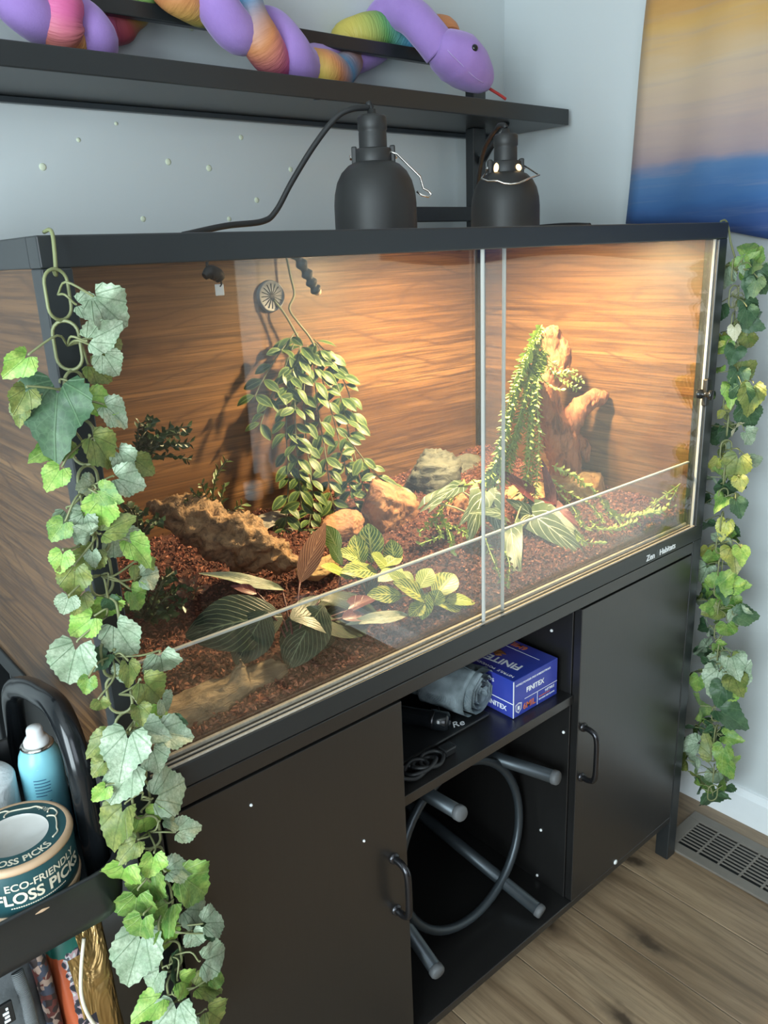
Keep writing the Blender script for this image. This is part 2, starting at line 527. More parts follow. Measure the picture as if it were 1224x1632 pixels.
# ------------------------------------------------------------------ room shell
floor = box('floor', XL - .1, XW + .1, YR - .1, YW + .1, -0.10, -0.0025, plain('plank_bevel_tan', (.42, .34, .25), .6), bev=0)
tag(floor, 'oak-look plank floor in front of the black cabinet', 'floor', kind='structure')
PW, PL = 0.1835, 1.22
pm = {}
i = 0
xj = 1.10 + 2 * PW
while xj > XL:
    x0, x1 = max(xj - PW, XL), min(xj, XW)
    if x1 - x0 > 0.01:
        yj = YW + [0.0, 0.62, 0.06, 0.75][i % 4]
        while yj > YR:
            y0, y1 = max(yj - PL, YR), min(yj, YW)
            if y1 - y0 > 0.01:
                key = (round(x1 - x0, 3), round(y1 - y0, 3))
                if key not in pm:
                    bm = bmesh.new(); add_box(bm, -key[0] / 2 + .0006, key[0] / 2 - .0006, -key[1] / 2 + .0006, key[1] / 2 - .0006, -0.0024, 0, 0.0012, 1)
                    me = bpy.data.meshes.new('plank'); bm.to_mesh(me); bm.free(); me.materials.append(M['plank']); pm[key] = me
                inst('plank', pm[key], ((x0 + x1) / 2, (y0 + y1) / 2, 0), floor)
            yj -= PL
    xj -= PW; i += 1

def struct(o, label, cat): return tag(o, label, cat, kind='structure')
struct(box('wall_back', XL - .1, XW + .1, YW, YW + .1, 0, ZC, M['wall'], bev=0), 'pale grey wall behind the terrarium and shelf', 'wall')
struct(box('wall_right', XW, XW + .1, YR, YW, 0, ZC, M['wall'], bev=0), 'pale grey wall with the sunset tapestry', 'wall')
bm = bmesh.new()
add_box(bm, XL - .1, FILL_WIN_X[0], YR - .1, YR, 0, ZC); add_box(bm, FILL_WIN_X[1], XW + .1, YR - .1, YR, 0, ZC)
add_box(bm, FILL_WIN_X[0], FILL_WIN_X[1], YR - .1, YR, 0, FILL_WIN_Z[0]); add_box(bm, FILL_WIN_X[0], FILL_WIN_X[1], YR - .1, YR, FILL_WIN_Z[1], ZC)
struct(link('wall_rear', bm, M['rear']), 'rear wall with colour darkened to dim its reflection', 'wall')
bm = bmesh.new()  # frame of the unseen window added for fill
for a, b, c_, d in ((*FILL_WIN_X, FILL_WIN_Z[0], FILL_WIN_Z[0] + .05), (*FILL_WIN_X, FILL_WIN_Z[1] - .05, FILL_WIN_Z[1]), (FILL_WIN_X[0], FILL_WIN_X[0] + .05, *FILL_WIN_Z), (FILL_WIN_X[1] - .05, FILL_WIN_X[1], *FILL_WIN_Z)):
    add_box(bm, a, b, YR - .07, YR - .03, c_, d, .004)
struct(link('fill_window', bm, M['white_paint']), 'white framed window, unseen, added in the rear wall for fill light', 'window')
struct(box('ceiling', XL - .1, XW + .1, YR - .1, YW + .1, ZC, ZC + .1, M['ceiling'], bev=0), 'white flat ceiling above the room', 'ceiling')
bm = bmesh.new()
add_box(bm, XL - .1, XL, YR, WIN_Y[0], 0, ZC); add_box(bm, XL - .1, XL, WIN_Y[1], YW, 0, ZC)
add_box(bm, XL - .1, XL, WIN_Y[0], WIN_Y[1], 0, WIN_Z[0]); add_box(bm, XL - .1, XL, WIN_Y[0], WIN_Y[1], WIN_Z[1], ZC)
struct(link('wall_left', bm, M['wall']), 'left wall holding the daylight window', 'wall')
bm = bmesh.new()
for a, b, c_, d in ((WIN_Y[0], WIN_Y[1], WIN_Z[0], WIN_Z[0] + .05), (WIN_Y[0], WIN_Y[1], WIN_Z[1] - .05, WIN_Z[1]),
                    (WIN_Y[0], WIN_Y[0] + .05, WIN_Z[0], WIN_Z[1]), (WIN_Y[1] - .05, WIN_Y[1], WIN_Z[0], WIN_Z[1]),
                    (sum(WIN_Y) / 2 - .025, sum(WIN_Y) / 2 + .025, WIN_Z[0], WIN_Z[1])):
    add_box(bm, XL - .07, XL - .03, a, b, c_, d, .004)
struct(link('window_1', bm, M['white_paint']), 'white framed window lighting the room from the left', 'window')

def baseboard(name, x0, x1, y0, y1, side, label):
    bm = bmesh.new()
    if side == 'r':
        prof = [(0, 0), (0, 0.09), (-0.006, 0.088), (-0.009, 0.078), (-0.014, 0.072), (-0.014, 0)]
        vs = [[bm.verts.new((XW + a, yy, b)) for a, b in prof] for yy in (y0, y1)]
    else:
        prof = [(0, 0), (0, 0.09), (-0.006, 0.088), (-0.009, 0.078), (-0.014, 0.072), (-0.014, 0)]
        vs = [[bm.verts.new((xx, YW + a, b)) for a, b in prof] for xx in (x0, x1)]
    for k in range(len(prof)):
        j = (k + 1) % len(prof)
        bm.faces.new((vs[0][k], vs[0][j], vs[1][j], vs[1][k]))
    bm.faces.new(vs[0]); bm.faces.new(list(reversed(vs[1])))
    bmesh.ops.recalc_face_normals(bm, faces=bm.faces)
    struct(link(name, bm, M['white_paint']), label, 'baseboard')
baseboard('baseboard_right', 0, 0, YR, YW - .014, 'r', 'white moulded baseboard along the tapestry wall')
baseboard('baseboard_back', XL, XW, 0, 0, 'b', 'white moulded baseboard behind the cabinet')
struct(box('trim_1', XW - .02, XW, -2.05, -1.90, 0.0, 2.1, M['white_paint'], bev=.003), 'white door casing at the rear corner', 'trim')

# ------------------------------------------------------------------ cabinet stand
W, D, ZS, ZT = 1.219, 0.61, 0.782, 1.385
cab = thing('cabinet', (W / 2, D / 2, 0), 'black cabinet with two doors and open middle cubby under the terrarium', 'cabinet')
T = 0.032
for x0 in (0, W - T):
    for y0 in (0, D - T):
        box('leg', x0, x0 + T, y0, y0 + T, 0, ZS, M['frame'], cab, 0.002)
box('top_panel', T, W - T, 0.0, D, ZS - 0.024, ZS - 0.001, M['laminate'], cab)
box('bottom_panel', T, W - T, 0.001, D - .01, 0.104, 0.120, M['laminate'], cab)
box('back_panel', T, W - T, D - .05, D - .042, 0.12, ZS - .024, M['laminate'], cab, 0)
for x0 in (T, W - T - .012):
    box('side_panel', x0, x0 + .012, T, D - T, 0.12, ZS - .024, M['laminate'], cab, 0.001)
XA, XB = 0.3985, 0.8205
for x0 in (XA - 0.016, XB):
    box('divider', x0, x0 + .016, 0.018, D - .05, 0.12, ZS - .024, M['laminate'], cab, 0.001)
box('shelf', XA, XB, 0.012, D - .06, 0.563, 0.581, M['laminate'], cab, 0.001)
def pull(x, z0, z1, parent):
    bm = bmesh.new()
    add_tube(bm, catmull([(x, 0.0, z0), (x, -0.018, z0 + .001), (x, -0.029, z0 + .012), (x, -0.031, (z0 + z1) / 2), (x, -0.029, z1 - .012), (x, -0.018, z1 - .001), (x, 0.0, z1)], 8), 0.0055, 10)
    for z in (z0, z1): add_lathe(bm, [(0, 0.004), (.008, .004), (.009, 0)], (x, 0.0, z), 14, Vector((0, -1, 0)))
    link('handle', bm, M['darkmetal'], parent)
for x0, x1, hx, h0, h1 in ((T + .003, XA, 0.372, 0.402, 0.498), (XB + .001, W - T - .003, 0.838, 0.404, 0.512)):
    d_ = box('door', x0, x1, 0.0, 0.016, 0.122, ZS - .028, M['laminate'], cab, 0.001)
    pull(hx, h0, h1, d_)
def pin(p, axis, r=0.003):
    return lathe('screw_cap', [(0, .0022), (r * .7, .002), (r, 0.0005), (r, -.003)], p, M['white_plastic'], cab, 10, axis)
for (px_, py_) in ((898, 1167), (862, 1323), (856, 1395), (879, 1005)):
    pin(at(px_, py_, x=XB - .0005), Vector((-1, 0, 0)))
for (px_, py_) in ((400, 1283), (580, 1340)):
    pin(at(px_, py_, y=-.0002), Vector((0, -1, 0)), .002)
pin(at(981, 1374, y=-.0005), Vector((0, -1, 0)), .0055)

# ------------------------------------------------------------------ terrarium
tank = thing('terrarium', (W / 2, D / 2, ZS), 'long glass-fronted terrarium with black frame and walnut panels on the cabinet', 'terrarium')
P_ = 0.028
for x0 in (0, W - P_):
    for y0 in (0, D - P_):
        box('corner_post', x0, x0 + P_, y0, y0 + P_, ZS + .03, ZT - .028, M['frame'], tank, 0.0015)
for nm, z0, z1 in (('bottom_rail', ZS, ZS + .030), ('top_rail', ZT - .028, ZT)):
    box(nm, 0, W, 0, P_ * (1 if nm == 'top_rail' else .9), z0, z1, M['frame'], tank)
    box(nm, 0, W, D - P_, D, z0, z1, M['frame'], tank)
    for x0 in (0, W - P_): box(nm, x0, x0 + P_, P_, D - P_, z0, z1, M['frame'], tank)
box('back_panel', P_, W - P_, D - .018, D - .008, ZS + .03, ZT - .028, M['wood_x'], tank, 0)
box('side_panel', 0.004, 0.016, P_, D - P_, ZS + .03, ZT - .028, M['wood_y'], tank, 0)
box('side_panel', W - .016, W - .004, P_, D - P_, ZS + .03, ZT - .028, M['wood_y'], tank, 0)
box('corner_strip', W - .034, W - .016, D - .036, D - .018, ZS + .03, ZT - .03, M['black'], tank, 0.001)
box('corner_strip', .016, .034, D - .036, D - .018, ZS + .03, ZT - .03, M['black'], tank, 0.001)
box('base_panel', P_, W - P_, P_, D - P_, ZS + .004, ZS + .014, M['black'], tank, 0)
gz0, gz1 = ZS + .024, ZT - .018
def glass_door(x0, x1, y, seen):
    d_ = box('glass_door', x0, x1, y, y + .004, gz0, gz1, M['glass'], tank, 0)
    for xe in seen:
        box('glass_edge', xe - .0016, xe + .0016, y - .0006, y + .0046, gz0 + .002, gz1 - .008, M['glass_edge'], d_, 0.0004, 1)
    return d_
dl = glass_door(0.022, 0.632, 0.0155, (0.632,))
dr = glass_door(0.579, 1.1935, 0.007, (0.579, 1.1905))
kn = lathe('door_knob', [(0, .030), (.0085, .030), (.0095, .027), (.0095, .023), (.005, .020), (.0045, .008), (.009, .006), (.009, 0)], (1.172, 0.007, 1.081), M['gloss_black'], dr, 20, Vector((0, -1, 0)))
box('lock_plate', 1.183, 1.197, -.004, .0068, 1.056, 1.108, M['black'], dr, .003)
dam = box('substrate_dam', 0.030, W - .030, 0.0245, 0.0275, ZS + .030, 0.942, M['glass'], tank, 0)
box('dam_edge', 0.030, W - .030, 0.0235, 0.0285, 0.9405, 0.9435, M['glass_edge'], dam, .0005, 1)
for y0, y1, z1 in ((0.003, 0.006, .8145), (0.0125, 0.0145, .8140), (0.0210, 0.0260, .8165)):
    box('door_track', P_, W - P_, y0, y1, ZS + .0295, z1, M['track'], tank, .0004, 1)
bm = bmesh.new()                                           # woven wire lid
for k in range(1, 60): add_box(bm, k * W / 60 - .0004, k * W / 60 + .0004, P_, D - P_, ZT - .012, ZT - .0112)
for k in range(2, 29): add_box(bm, P_, W - P_, k * D / 30 - .0004, k * D / 30 + .0004, ZT - .0112, ZT - .0104)
link('mesh_lid', bm, M['black'], tank)
zn = text('lettering', 'Zen', 0.0165, (1.016, 0, 0.7885), (1, 0, 0), (0, 0, 1), M['print'], tank, wscale=1.05, weight=.0003)
text('lettering', 'Habitats', 0.0165, (1.0605, 0, 0.7885), (1, 0, 0), (0, 0, 1), M['print'], tank, wscale=1.02, weight=.0003)
bm = bmesh.new()
for c_ in ((1.0505, .797), (1.0545, .7925)):
    vs = [bm.verts.new((c_[0] + .0030 * math.cos(a) * .6 + .002 * math.sin(a), -.0005, c_[1] + .0055 * math.sin(a))) for a in [2 * PI * k / 12 for k in range(12)]]
    bm.faces.new(vs)
link('leaf_emblem', bm, plain('emblem_grey', (.10, .115, .12), .5), tank)

# ------------------------------------------------------------------ wall shelf
sh = thing('display_shelf', (0.7, 0.645, 0), 'black metal shelf with back rail above the terrarium', 'shelf')
bm = bmesh.new(); add_box(bm, -0.30, 1.42, 0.512, 0.724, 1.622, 1.656, .002)
link('shelf_board', bm, M['frame'], sh)
box('underside_lip', -0.30, 1.40, 0.712, 0.724, 1.612, 1.6215, M['steel_tube'], sh, .001)
for x0, x1 in ((1.2265, 1.268), (-0.12, -0.078)):
    box('upright', x0, x1, 0.632, 0.658, 0.0, 1.600 if x0 < 0 else 1.6215, M['frame'], sh, .002)
    box('upright', x0, x1, 0.632, 0.658, 1.6565, 1.772, M['frame'], sh, .002)
box('back_rail', -0.30, 1.2260, 0.636, 0.654, 1.741, 1.766, M['frame'], sh, .002)
box('lower_rail', 0.985, 1.2260, 0.636, 0.654, 1.420, 1.452, M['frame'], sh, .002)
box('rail_clamp', 1.2685, 1.292, 0.634, 0.656, 1.418, 1.456, M['frame'], sh, .003)
bm = bmesh.new(); add_tube(bm, [(1.247, .632, 1.548), (1.247, .55, 1.6215)], .009, 4); link('brace', bm, M['frame'], sh)
bm = bmesh.new(); add_tube(bm, [(1.268, .645, 1.548), (1.330, .645, 1.6215)], .009, 4); link('brace', bm, M['frame'], sh)
for (px_, py_) in ((505, 159),): lathe('screw', [(0, .001), (.006, .001), (.007, 0)], at(px_, py_, z=1.622), M['steel_tube'], sh, 12, Vector((0, 0, -1)))

# glow dots on the back wall
dots = [(68, 266, 5), (125, 223, 3), (268, 258, 4.5), (333, 268, 4.5), (228, 349, 4), (384, 219, 3.5), (409, 319, 4), (365, 349, 3.5), (185, 197, 2.5), (137, 156, 2.5), (463, 270, 3.5), (305, 44, 4)]
M['glow'] = plain('glow_sticker', (0.70, 0.76, 0.58), 0.5)
for j, (a, b, r_) in enumerate(dots):
    c_ = at(a, b, y=YW)
    rr = r_ / F_PX * (c_ - CAM).length
    o = lathe('wall_sticker', [(0, .0018), (rr * .75, .0016), (rr, .0006), (rr, 0)], c_, M['glow'], None, 10, Vector((0, -1, 0)))
    tag(o, ['largest pale glow dot, leftmost of the row of bright dots under the shelf', 'small glow dot above and right of the largest dot on the wall',
        'left glow dot of the close pair in the middle of the wall', 'right glow dot of the close pair in the middle of the wall',
        'lowest left glow dot just above the terrarium lid', 'glow dot highest among those left of the lamp cord', 'glow dot near the lower bend of the lamp cord',
        'glow dot just above the lamp cord where it meets the lid', 'tiny glow dot close under the shelf, right of two', 'tiny glow dot close under the shelf, left of two',
        'glow dot touching the left edge of the lamp cord', 'pale glow dot on the wall between shelf board and back rail'][j], 'sticker', 'glow dots on the back wall')

# ------------------------------------------------------------------ dome lamps
M['wire_hot'] = M['chrome']
M['reflector'] = plain('white_reflector', (0.8, 0.78, 0.72), 0.4, var=0.02)
M['bulb'] = emit('warm_bulb', (1.0, 0.70, 0.36), 30.0)
def dome_lamp(cx, cy, R, label, bail, on):
    glow = on
    z0 = ZT + .0005
    s = 0.72
    t = thing('dome_lamp', (cx, cy, z0), label, 'lamp', 'dome heat lamps on the lid')
    prof_o = [(R, 0), (R * 1.0, .004), (R * .995, .040), (R * .97, .055), (R * .90, .071), (R * .78, .084), (R * .62, .093), (R * .48, .097)]
    prof_i = [(r_ - .0018, h - .0015) for r_, h in reversed(prof_o)]
    bm = bmesh.new()
    add_lathe(bm, prof_o, (cx, cy, z0), 40)
    link('dome_shade', bm, M['lampblack'], t)
    bm = bmesh.new(); add_lathe(bm, prof_i + [(.001, .105)][:0], (cx, cy, z0 + .001), 40)
    link('reflector', bm, M['reflector'], t)
    zc = z0 + .095
    bm = bmesh.new()
    add_lathe(bm, [(0, -.004), (.0255, -.004), (.0275, .001), (.027, .018), (.025, .020), (.020, .0205)], (cx, cy, zc), 28)
    link('collar', bm, M['lampblack'], t)
    bm = bmesh.new()
    add_lathe(bm, [(.0202, .018), (.020, .041), (.0195, .043), (.021, .045), (.021, .060), (.018, .0635), (.007, .0645), (.006, .0715), (0, .0725)], (cx, cy, zc), 28)
    link('socket', bm, M['lampblack'], t)
    # bracket ears facing sideways as seen from the front
    sd = Vector((math.cos(-.70), math.sin(-.70), 0))
    for sg in (-1, 1):
        c_ = Vector((cx, cy, zc + .013 * s)) + sd * sg * .038 * s
        bm = bmesh.new(); add_box(bm, -.004, .004, -.009, .009, -.013, .014, .002)
        e = link('bracket', bm, M['lampblack'], t, center=False)
        e.location = c_; e.rotation_euler = (0, 0, -.70)
        lathe('bolt', [(0, .003), (.003, .003), (.004, 0)], c_ + sd * sg * .004 - Vector((0, 0, 0)), M['chrome'], t, 10, sd * sg)
    if bail:
        pts = [Vector((cx, cy, zc)) + o_ for o_ in bail]
        bm = bmesh.new(); add_tube(bm, pts, .0016, 8)
        link('wire_bail', bm, M['chrome'], t)
    if glow:  # emissive discs stand in for bulb light leaking at the collar
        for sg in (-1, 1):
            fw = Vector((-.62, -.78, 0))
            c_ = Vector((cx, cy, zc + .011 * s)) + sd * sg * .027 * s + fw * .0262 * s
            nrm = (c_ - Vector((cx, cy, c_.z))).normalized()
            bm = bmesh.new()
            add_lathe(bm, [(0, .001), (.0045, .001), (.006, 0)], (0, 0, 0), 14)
            g = link('painted_glow', bm, emit('painted_bulb_light', (1.0, 0.66, 0.28), 3.0), t, center=False)
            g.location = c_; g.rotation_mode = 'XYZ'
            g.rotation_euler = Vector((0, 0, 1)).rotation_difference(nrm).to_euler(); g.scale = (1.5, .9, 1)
    b = bmesh.new(); add_lathe(b, [(0, -.024), (.014, -.021), (.022, -.010), (.0245, .004), (.021, .018), (.012, .034), (.011, .05)], (cx, cy, z0 + .062), 20)
    bo = link('bulb', b, M['bulb'] if on else M['reflector'], t)
    if not on: return t, zc, s
    ld = bpy.data.lights.new('heat_bulb', 'POINT'); ld.energy = LAMP_W; ld.color = (1.0, 0.75, 0.40); ld.shadow_soft_size = .022
    lo = bpy.data.objects.new('heat_bulb', ld); COL.objects.link(lo); lo.location = (cx, cy, z0 + .021)
    adopt(lo, t)
    return t, zc, s
LX, LY, LR = 0.560, 0.203, 0.0605
RX, RY, RR = 0.902, 0.252, 0.0605
tl, zl, sl = dome_lamp(LX, LY, LR, 'black dome heat lamp with wire bail swung out, left one on the terrarium lid',
   [b_ * .9 for b_ in [Vector((.012, -.026, .016)), Vector((.022, -.032, .012)), Vector((.054, -.050, -.022)), Vector((.058, -.053, -.040)), Vector((.064, -.058, -.044)), Vector((.069, -.060, -.049)), Vector((.064, -.058, -.053)), Vector((.055, -.052, -.050)), Vector((.050, -.046, -.044))]], False)
tr_, zr, s2 = dome_lamp(RX, RY, RR, 'black dome heat lamp with painted glow discs at its collar, right one on the terrarium lid',
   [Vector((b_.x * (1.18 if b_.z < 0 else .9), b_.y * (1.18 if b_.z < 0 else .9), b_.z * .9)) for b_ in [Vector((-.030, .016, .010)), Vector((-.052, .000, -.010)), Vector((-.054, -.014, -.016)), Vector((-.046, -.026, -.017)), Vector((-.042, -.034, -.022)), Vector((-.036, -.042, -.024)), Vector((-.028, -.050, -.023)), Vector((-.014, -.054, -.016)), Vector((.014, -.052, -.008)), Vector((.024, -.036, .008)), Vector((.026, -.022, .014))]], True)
topL = Vector((LX, LY, zl + .0725))
cpts = [topL, topL + Vector((-.004, 0, .006)), at(585, 171, y=.205), at(560, 174, y=.21), at(535, 188, y=.22), at(500, 233, y=.235), at(465, 290, y=.25), at(440, 336, y=.26), at(418, 353, y=.265), at(360, 360, y=.27), at(290, 368, y=.27)]
cpts[-1].z = ZT + .006
tube('cord', cpts, .0042, M['black'], tl, 8)
topR = Vector((RX, RY, zr + .0725))
tube('cord', [topR, topR + Vector((0, .004, .005)), topR + Vector((.01, .03, .004)), topR + Vector((.05, .10, -.03)), topR + Vector((.10, .16, -.12)), Vector((1.12, .50, ZT + .012)), Vector((1.165, .33, ZT + .012)), Vector((1.15, .25, ZT + .008))], .0042, M['black'], tr_, 8)
# cords lying at the left rear of the lid
for k, (a, b) in enumerate((((-10, 374), (34, 381)), ((-10, 379), (30, 384)))):
    o = tube('power_cord', [at(a[0], a[1] - 6, y=.60), at((a[0] + b[0]) / 2, (a[1] + b[1]) / 2 - 2, y=.56), at(b[0], b[1], y=.52)] if False else
             [Vector((-.02, .58 + k * .012, ZT + .018 - k * .006)), Vector((.03, .575 + k * .012, ZT + .009)), Vector((.09, .565 + k * .012, ZT + .0045)), Vector((.2, .55 + k * .012, ZT + .0045))], .0042, M['black'], None, 8)
    tag(o, ['thin black cord arching over the rear left corner of the lid', 'thin black cord lying behind its twin on the lid corner'][k], 'cord', 'cords on the lid corner')

# ------------------------------------------------------------------ plush snake
n = Nodes('purple_plush')
k = n.noise(n.pos(), 260, 4)
n.bump(k, 0.25, 0.002)
n.b.inputs['Sheen Weight'].default_value = 0.5
n.b.inputs['Sheen Tint'].default_value = (0.8, 0.7, 1, 1)
M['purple'] = n.done(n.mix(n.noise(n.pos(), 30, 3), (0.30, 0.175, 0.50), (0.37, 0.23, 0.58)), 0.85)
RBW = {'P': (.62, .12, .30), 'R': (.55, .10, .10), 'O': (.60, .24, .09), 'Y': (.60, .50, .10), 'G': (.13, .36, .11), 'B': (.09, .30, .52), 'V': (.16, .14, .42), 'M': (.40, .07, .24)}
def rainbow_mat(codes, fr):
    n = Nodes('rainbow_plush')
    u, v, _ = n.sep(n.coord('UV'))
    w = n.math('ADD', u, n.math('MULTIPLY', n.math('SINE', n.math('MULTIPLY', v, 2 * PI)), .018))
    rb = n.ramp(w, [(f_, RBW[c_]) for f_, c_ in zip(fr, codes)])
    crease = n.noise(n.comb(n.math('MULTIPLY', u, 160.0), n.math('MULTIPLY', v, 3.0), 0.0), 1.0, 3)
    n.bump(crease, 0.5, 0.006)
    return n.done(rb, 0.55)
snake = thing('plush_snake', (0.75, .6, 1.657), 'purple and rainbow plush snake coiled around the shelf rail', 'toy')
def pt(L): return [at(a, b, y=c_) for a, b, c_ in L]
RS = .036
purple_runs = [
    [(-40, -60, .66), (5, -25, .59), (35, 8, .575), (68, 30, .59), (105, 28, .615), (132, 40, .60), (150, 66, .60), (152, 82, .64)],
    [(215, -40, .69), (270, -42, .66), (322, -35, .60), (345, 8, .575), (378, 50, .58), (410, 45, .62), (436, 50, .605), (462, 80, .580), (480, 108, .60), (505, 100, .66), (535, 90, .695), (570, 86, .695), (604, 66, .70), (606, 36, .695), (626, 18, .665), (655, 26, .615), (682, 54, .575), (702, 80, .56)],
]
rain_runs = [
    ([(60, -60, .66), (85, -25, .60), (95, 15, .572), (97, 52, .582), (115, 66, .62), (150, 45, .69), (185, 36, .70), (208, 10, .69), (225, -25, .66)], 'VPPOYPRYG'),
    ([(258, -35, .61), (290, -6, .595), (318, 8, .615), (345, 0, .645), (378, -22, .64), (390, 8, .60), (408, 50, .572), (430, 88, .578), (455, 108, .62), (490, 105, .612), (515, 112, .60), (537, 118, .63), (556, 92, .70), (552, 62, .705), (575, 52, .69), (612, 48, .68), (650, 62, .675), (680, 52, .66), (702, 52, .62), (712, 66, .60)], 'OOYGBBOPMYOBOYYGBROO'),
]
def arc_fr(P3):
    d_ = [0.0]
    for a, b in zip(P3, P3[1:]): d_.append(d_[-1] + (b - a).length)
    return [x_ / d_[-1] for x_ in d_], d_[-1]
for run in purple_runs:
    P3 = pt(run)
    for p_ in P3: p_.z = max(p_.z, 1.657 + RS)
    tube('body_coil', P3, RS, M['purple'], snake, 18, 7)
for run, codes in rain_runs:
    P3 = pt(run)
    for p_ in P3: p_.z = max(p_.z, 1.657 + RS)
    fr, tot = arc_fr(P3)
    cv = catmull(P3, 7); _, tot2 = arc_fr(cv)
    tube('belly_coil', P3, lambda t: RS * (0.93 + .05 * math.sin(t * 60)), rainbow_mat(codes, fr), snake, 18, 7, uvscale=1 / tot2)
# head: lofted from the neck to the snout
hp = [at(692, 74, y=.562), at(706, 80, y=.556), at(728, 92, y=.55), at(746, 108, y=.548), at(760, 122, y=.548), at(770, 133, y=.55), at(776, 140, y=.55)]
hw = [.034, .049, .060, .055, .043, .028, .012]
for p_, w_ in zip(hp, hw): p_.z = max(p_.z, 1.657 + w_ * .75)
bm = bmesh.new()
add_tube(bm, catmull(hp, 4), hw, 24, flat=0.82)
head = link('head', bm, M['purple'], snake)
bm = bmesh.new(); bm.from_mesh(head.data)
hb = BVHTree.FromBMesh(bm); bm.free()
def on_head(a, b):
    d_ = ray(a, b); h = hb.ray_cast(CAM - world_of(head).translation, d_)
    return (h[0] + world_of(head).translation, h[1]) if h[0] is not None else (at(a, b, y=.53), Vector((-.5, -.8, 0)))
ep, en = on_head(757, 76)
bm = bmesh.new(); add_lathe(bm, [(0, .004), (.004, .0032), (.0065, .001), (.007, -.001)], ep, 16, en)
link('eye', bm, M['gloss_black'], snake)
sm = [on_head(a, b)[0] for a, b in ((700, 62), (715, 82), (735, 102), (755, 122), (770, 132))]
tube('seam', sm, .0012, plain('seam_thread', (.42, .32, .62), .8), snake, 6)
tube('tongue', [at(773, 136, y=.545), at(783, 143, y=.54), at(796, 151, y=.535), at(806, 158, y=.53)], .0032, plain('red_felt', (.42, .035, .03), .8), snake, 8)

# ------------------------------------------------------------------ sunset tapestry
n = Nodes('sunset_print')
p = n.pos(); x, y, z = n.sep(p)
wv = n.noise(n.comb(n.math('MULTIPLY', y, 2.2), n.math('MULTIPLY', z, 14.0), 0.0), 1.0, 5, .6)
big = n.noise(n.comb(n.math('MULTIPLY', y, 2.0), n.math('MULTIPLY', z, 3.5), 0.0), 1.0, 4, .55)
f = n.math('DIVIDE', n.math('SUBTRACT', n.math('ADD', z, n.math('MULTIPLY', n.math('SUBTRACT', n.math('ADD', wv, big), 1.0), 0.10)), 1.33), 0.85)
c = n.ramp(f, [(0.0, (0.020, 0.060, 0.22)), (0.06, (0.025, 0.085, 0.30)), (0.13, (0.055, 0.20, 0.50)), (0.19, (0.12, 0.28, 0.54)), (0.23, (0.52, 0.42, 0.44)), (0.31, (0.72, 0.56, 0.46)), (0.43, (0.85, 0.66, 0.42)), (0.53, (0.88, 0.55, 0.17)), (0.66, (0.62, 0.26, 0.05)), (1.0, (0.45, 0.12, 0.04))])
st = n.noise(n.comb(n.math('MULTIPLY', y, 3.0), n.math('MULTIPLY', z, 60.0), 0.0), 1.0, 4, .6)
c = n.mix(n.ramp(st, [(.52, (0, 0, 0)), (.7, (.22, .22, .22))]), c, (0.45, 0.45, 0.48))
n.b.inputs['Sheen Weight'].default_value = 0.15
M['tapestry'] = n.done(n.mix(1.0, c, (0.60, 0.58, 0.60), 'MULTIPLY'), 0.75)
bm = bmesh.new()
ny, nz = 60, 44
Y0, Y1 = 0.352, -1.18
grid = []
for j in range(nz + 1):
    row = []
    for i in range(ny + 1):
        yy = Y0 + (Y1 - Y0) * i / ny
        tz = j / nz
        zb = 1.398 - 0.20 * min(1, (Y0 - yy) / .5) * .36 + .010 * math.sin(yy * 9)
        zz = zb + (2.36 - zb) * tz
        edge = 0.012 * math.sin(tz * 7 + 1) if i == 0 else 0
        dx = 0.020 + .008 * math.sin(yy * 17 + 1.5 * tz) * (1 - .5 * tz) + .004 * math.sin(yy * 41 + tz * 3)
        row.append(bm.verts.new((XW - dx, yy - .068 * tz * max(0, 1 - i / 14) - .004 * math.sin(tz * 9 + 1), zz)))
    grid.append(row)
for j in range(nz):
    for i in range(ny):
        f_ = bm.faces.new((grid[j][i], grid[j][i + 1], grid[j + 1][i + 1], grid[j + 1][i])); f_.smooth = True
tap = link('tapestry', bm, M['tapestry'])
tap.modifiers.new('cloth_thickness', 'SOLIDIFY').thickness = .0012
tag(tap, 'sunset and blue sea cloth tapestry hanging on the right wall', 'tapestry')

# ------------------------------------------------------------------ floor vent
M['vent'] = plain('taupe_vent_metal', (0.185, 0.165, 0.14), 0.45)
vent = thing('floor_vent', (1.30, -.12, 0), 'taupe slotted floor vent beside the cabinet leg', 'vent')
vx0, vx1, vy0, vy1 = 1.2235, 1.383, -.315, .041
ix0, ix1, iy0, iy1 = 1.252, 1.354, -.285, .012
bm = bmesh.new()
for a in ((vx0, ix0, vy0, vy1), (ix1, vx1, vy0, vy1), (ix0, ix1, vy0, iy0), (ix0, ix1, iy1, vy1)): add_box(bm, *a, 0, .006, .0015)
link('frame', bm, M['vent'], vent)
box('black_sheet', ix0, ix1, iy0, iy1, .0002, .0008, M['black'], vent, 0)  # flat black sheet in place of the shaded duct under the slats
NS = 9
for k in range(1, NS):
    xx = ix0 + (ix1 - ix0) * k / NS
    box('slat', xx - .0024, xx + .0024, iy0, iy1, .0040, .0056, M['vent'], vent, .0004, 1)
for k in range(1, 6):
    yy = iy1 - (iy1 - iy0) * k / 6
    box('crossbar', ix0, ix1, yy - .0025, yy + .0025, .001, .0058, M['vent'], vent, .0008, 1)

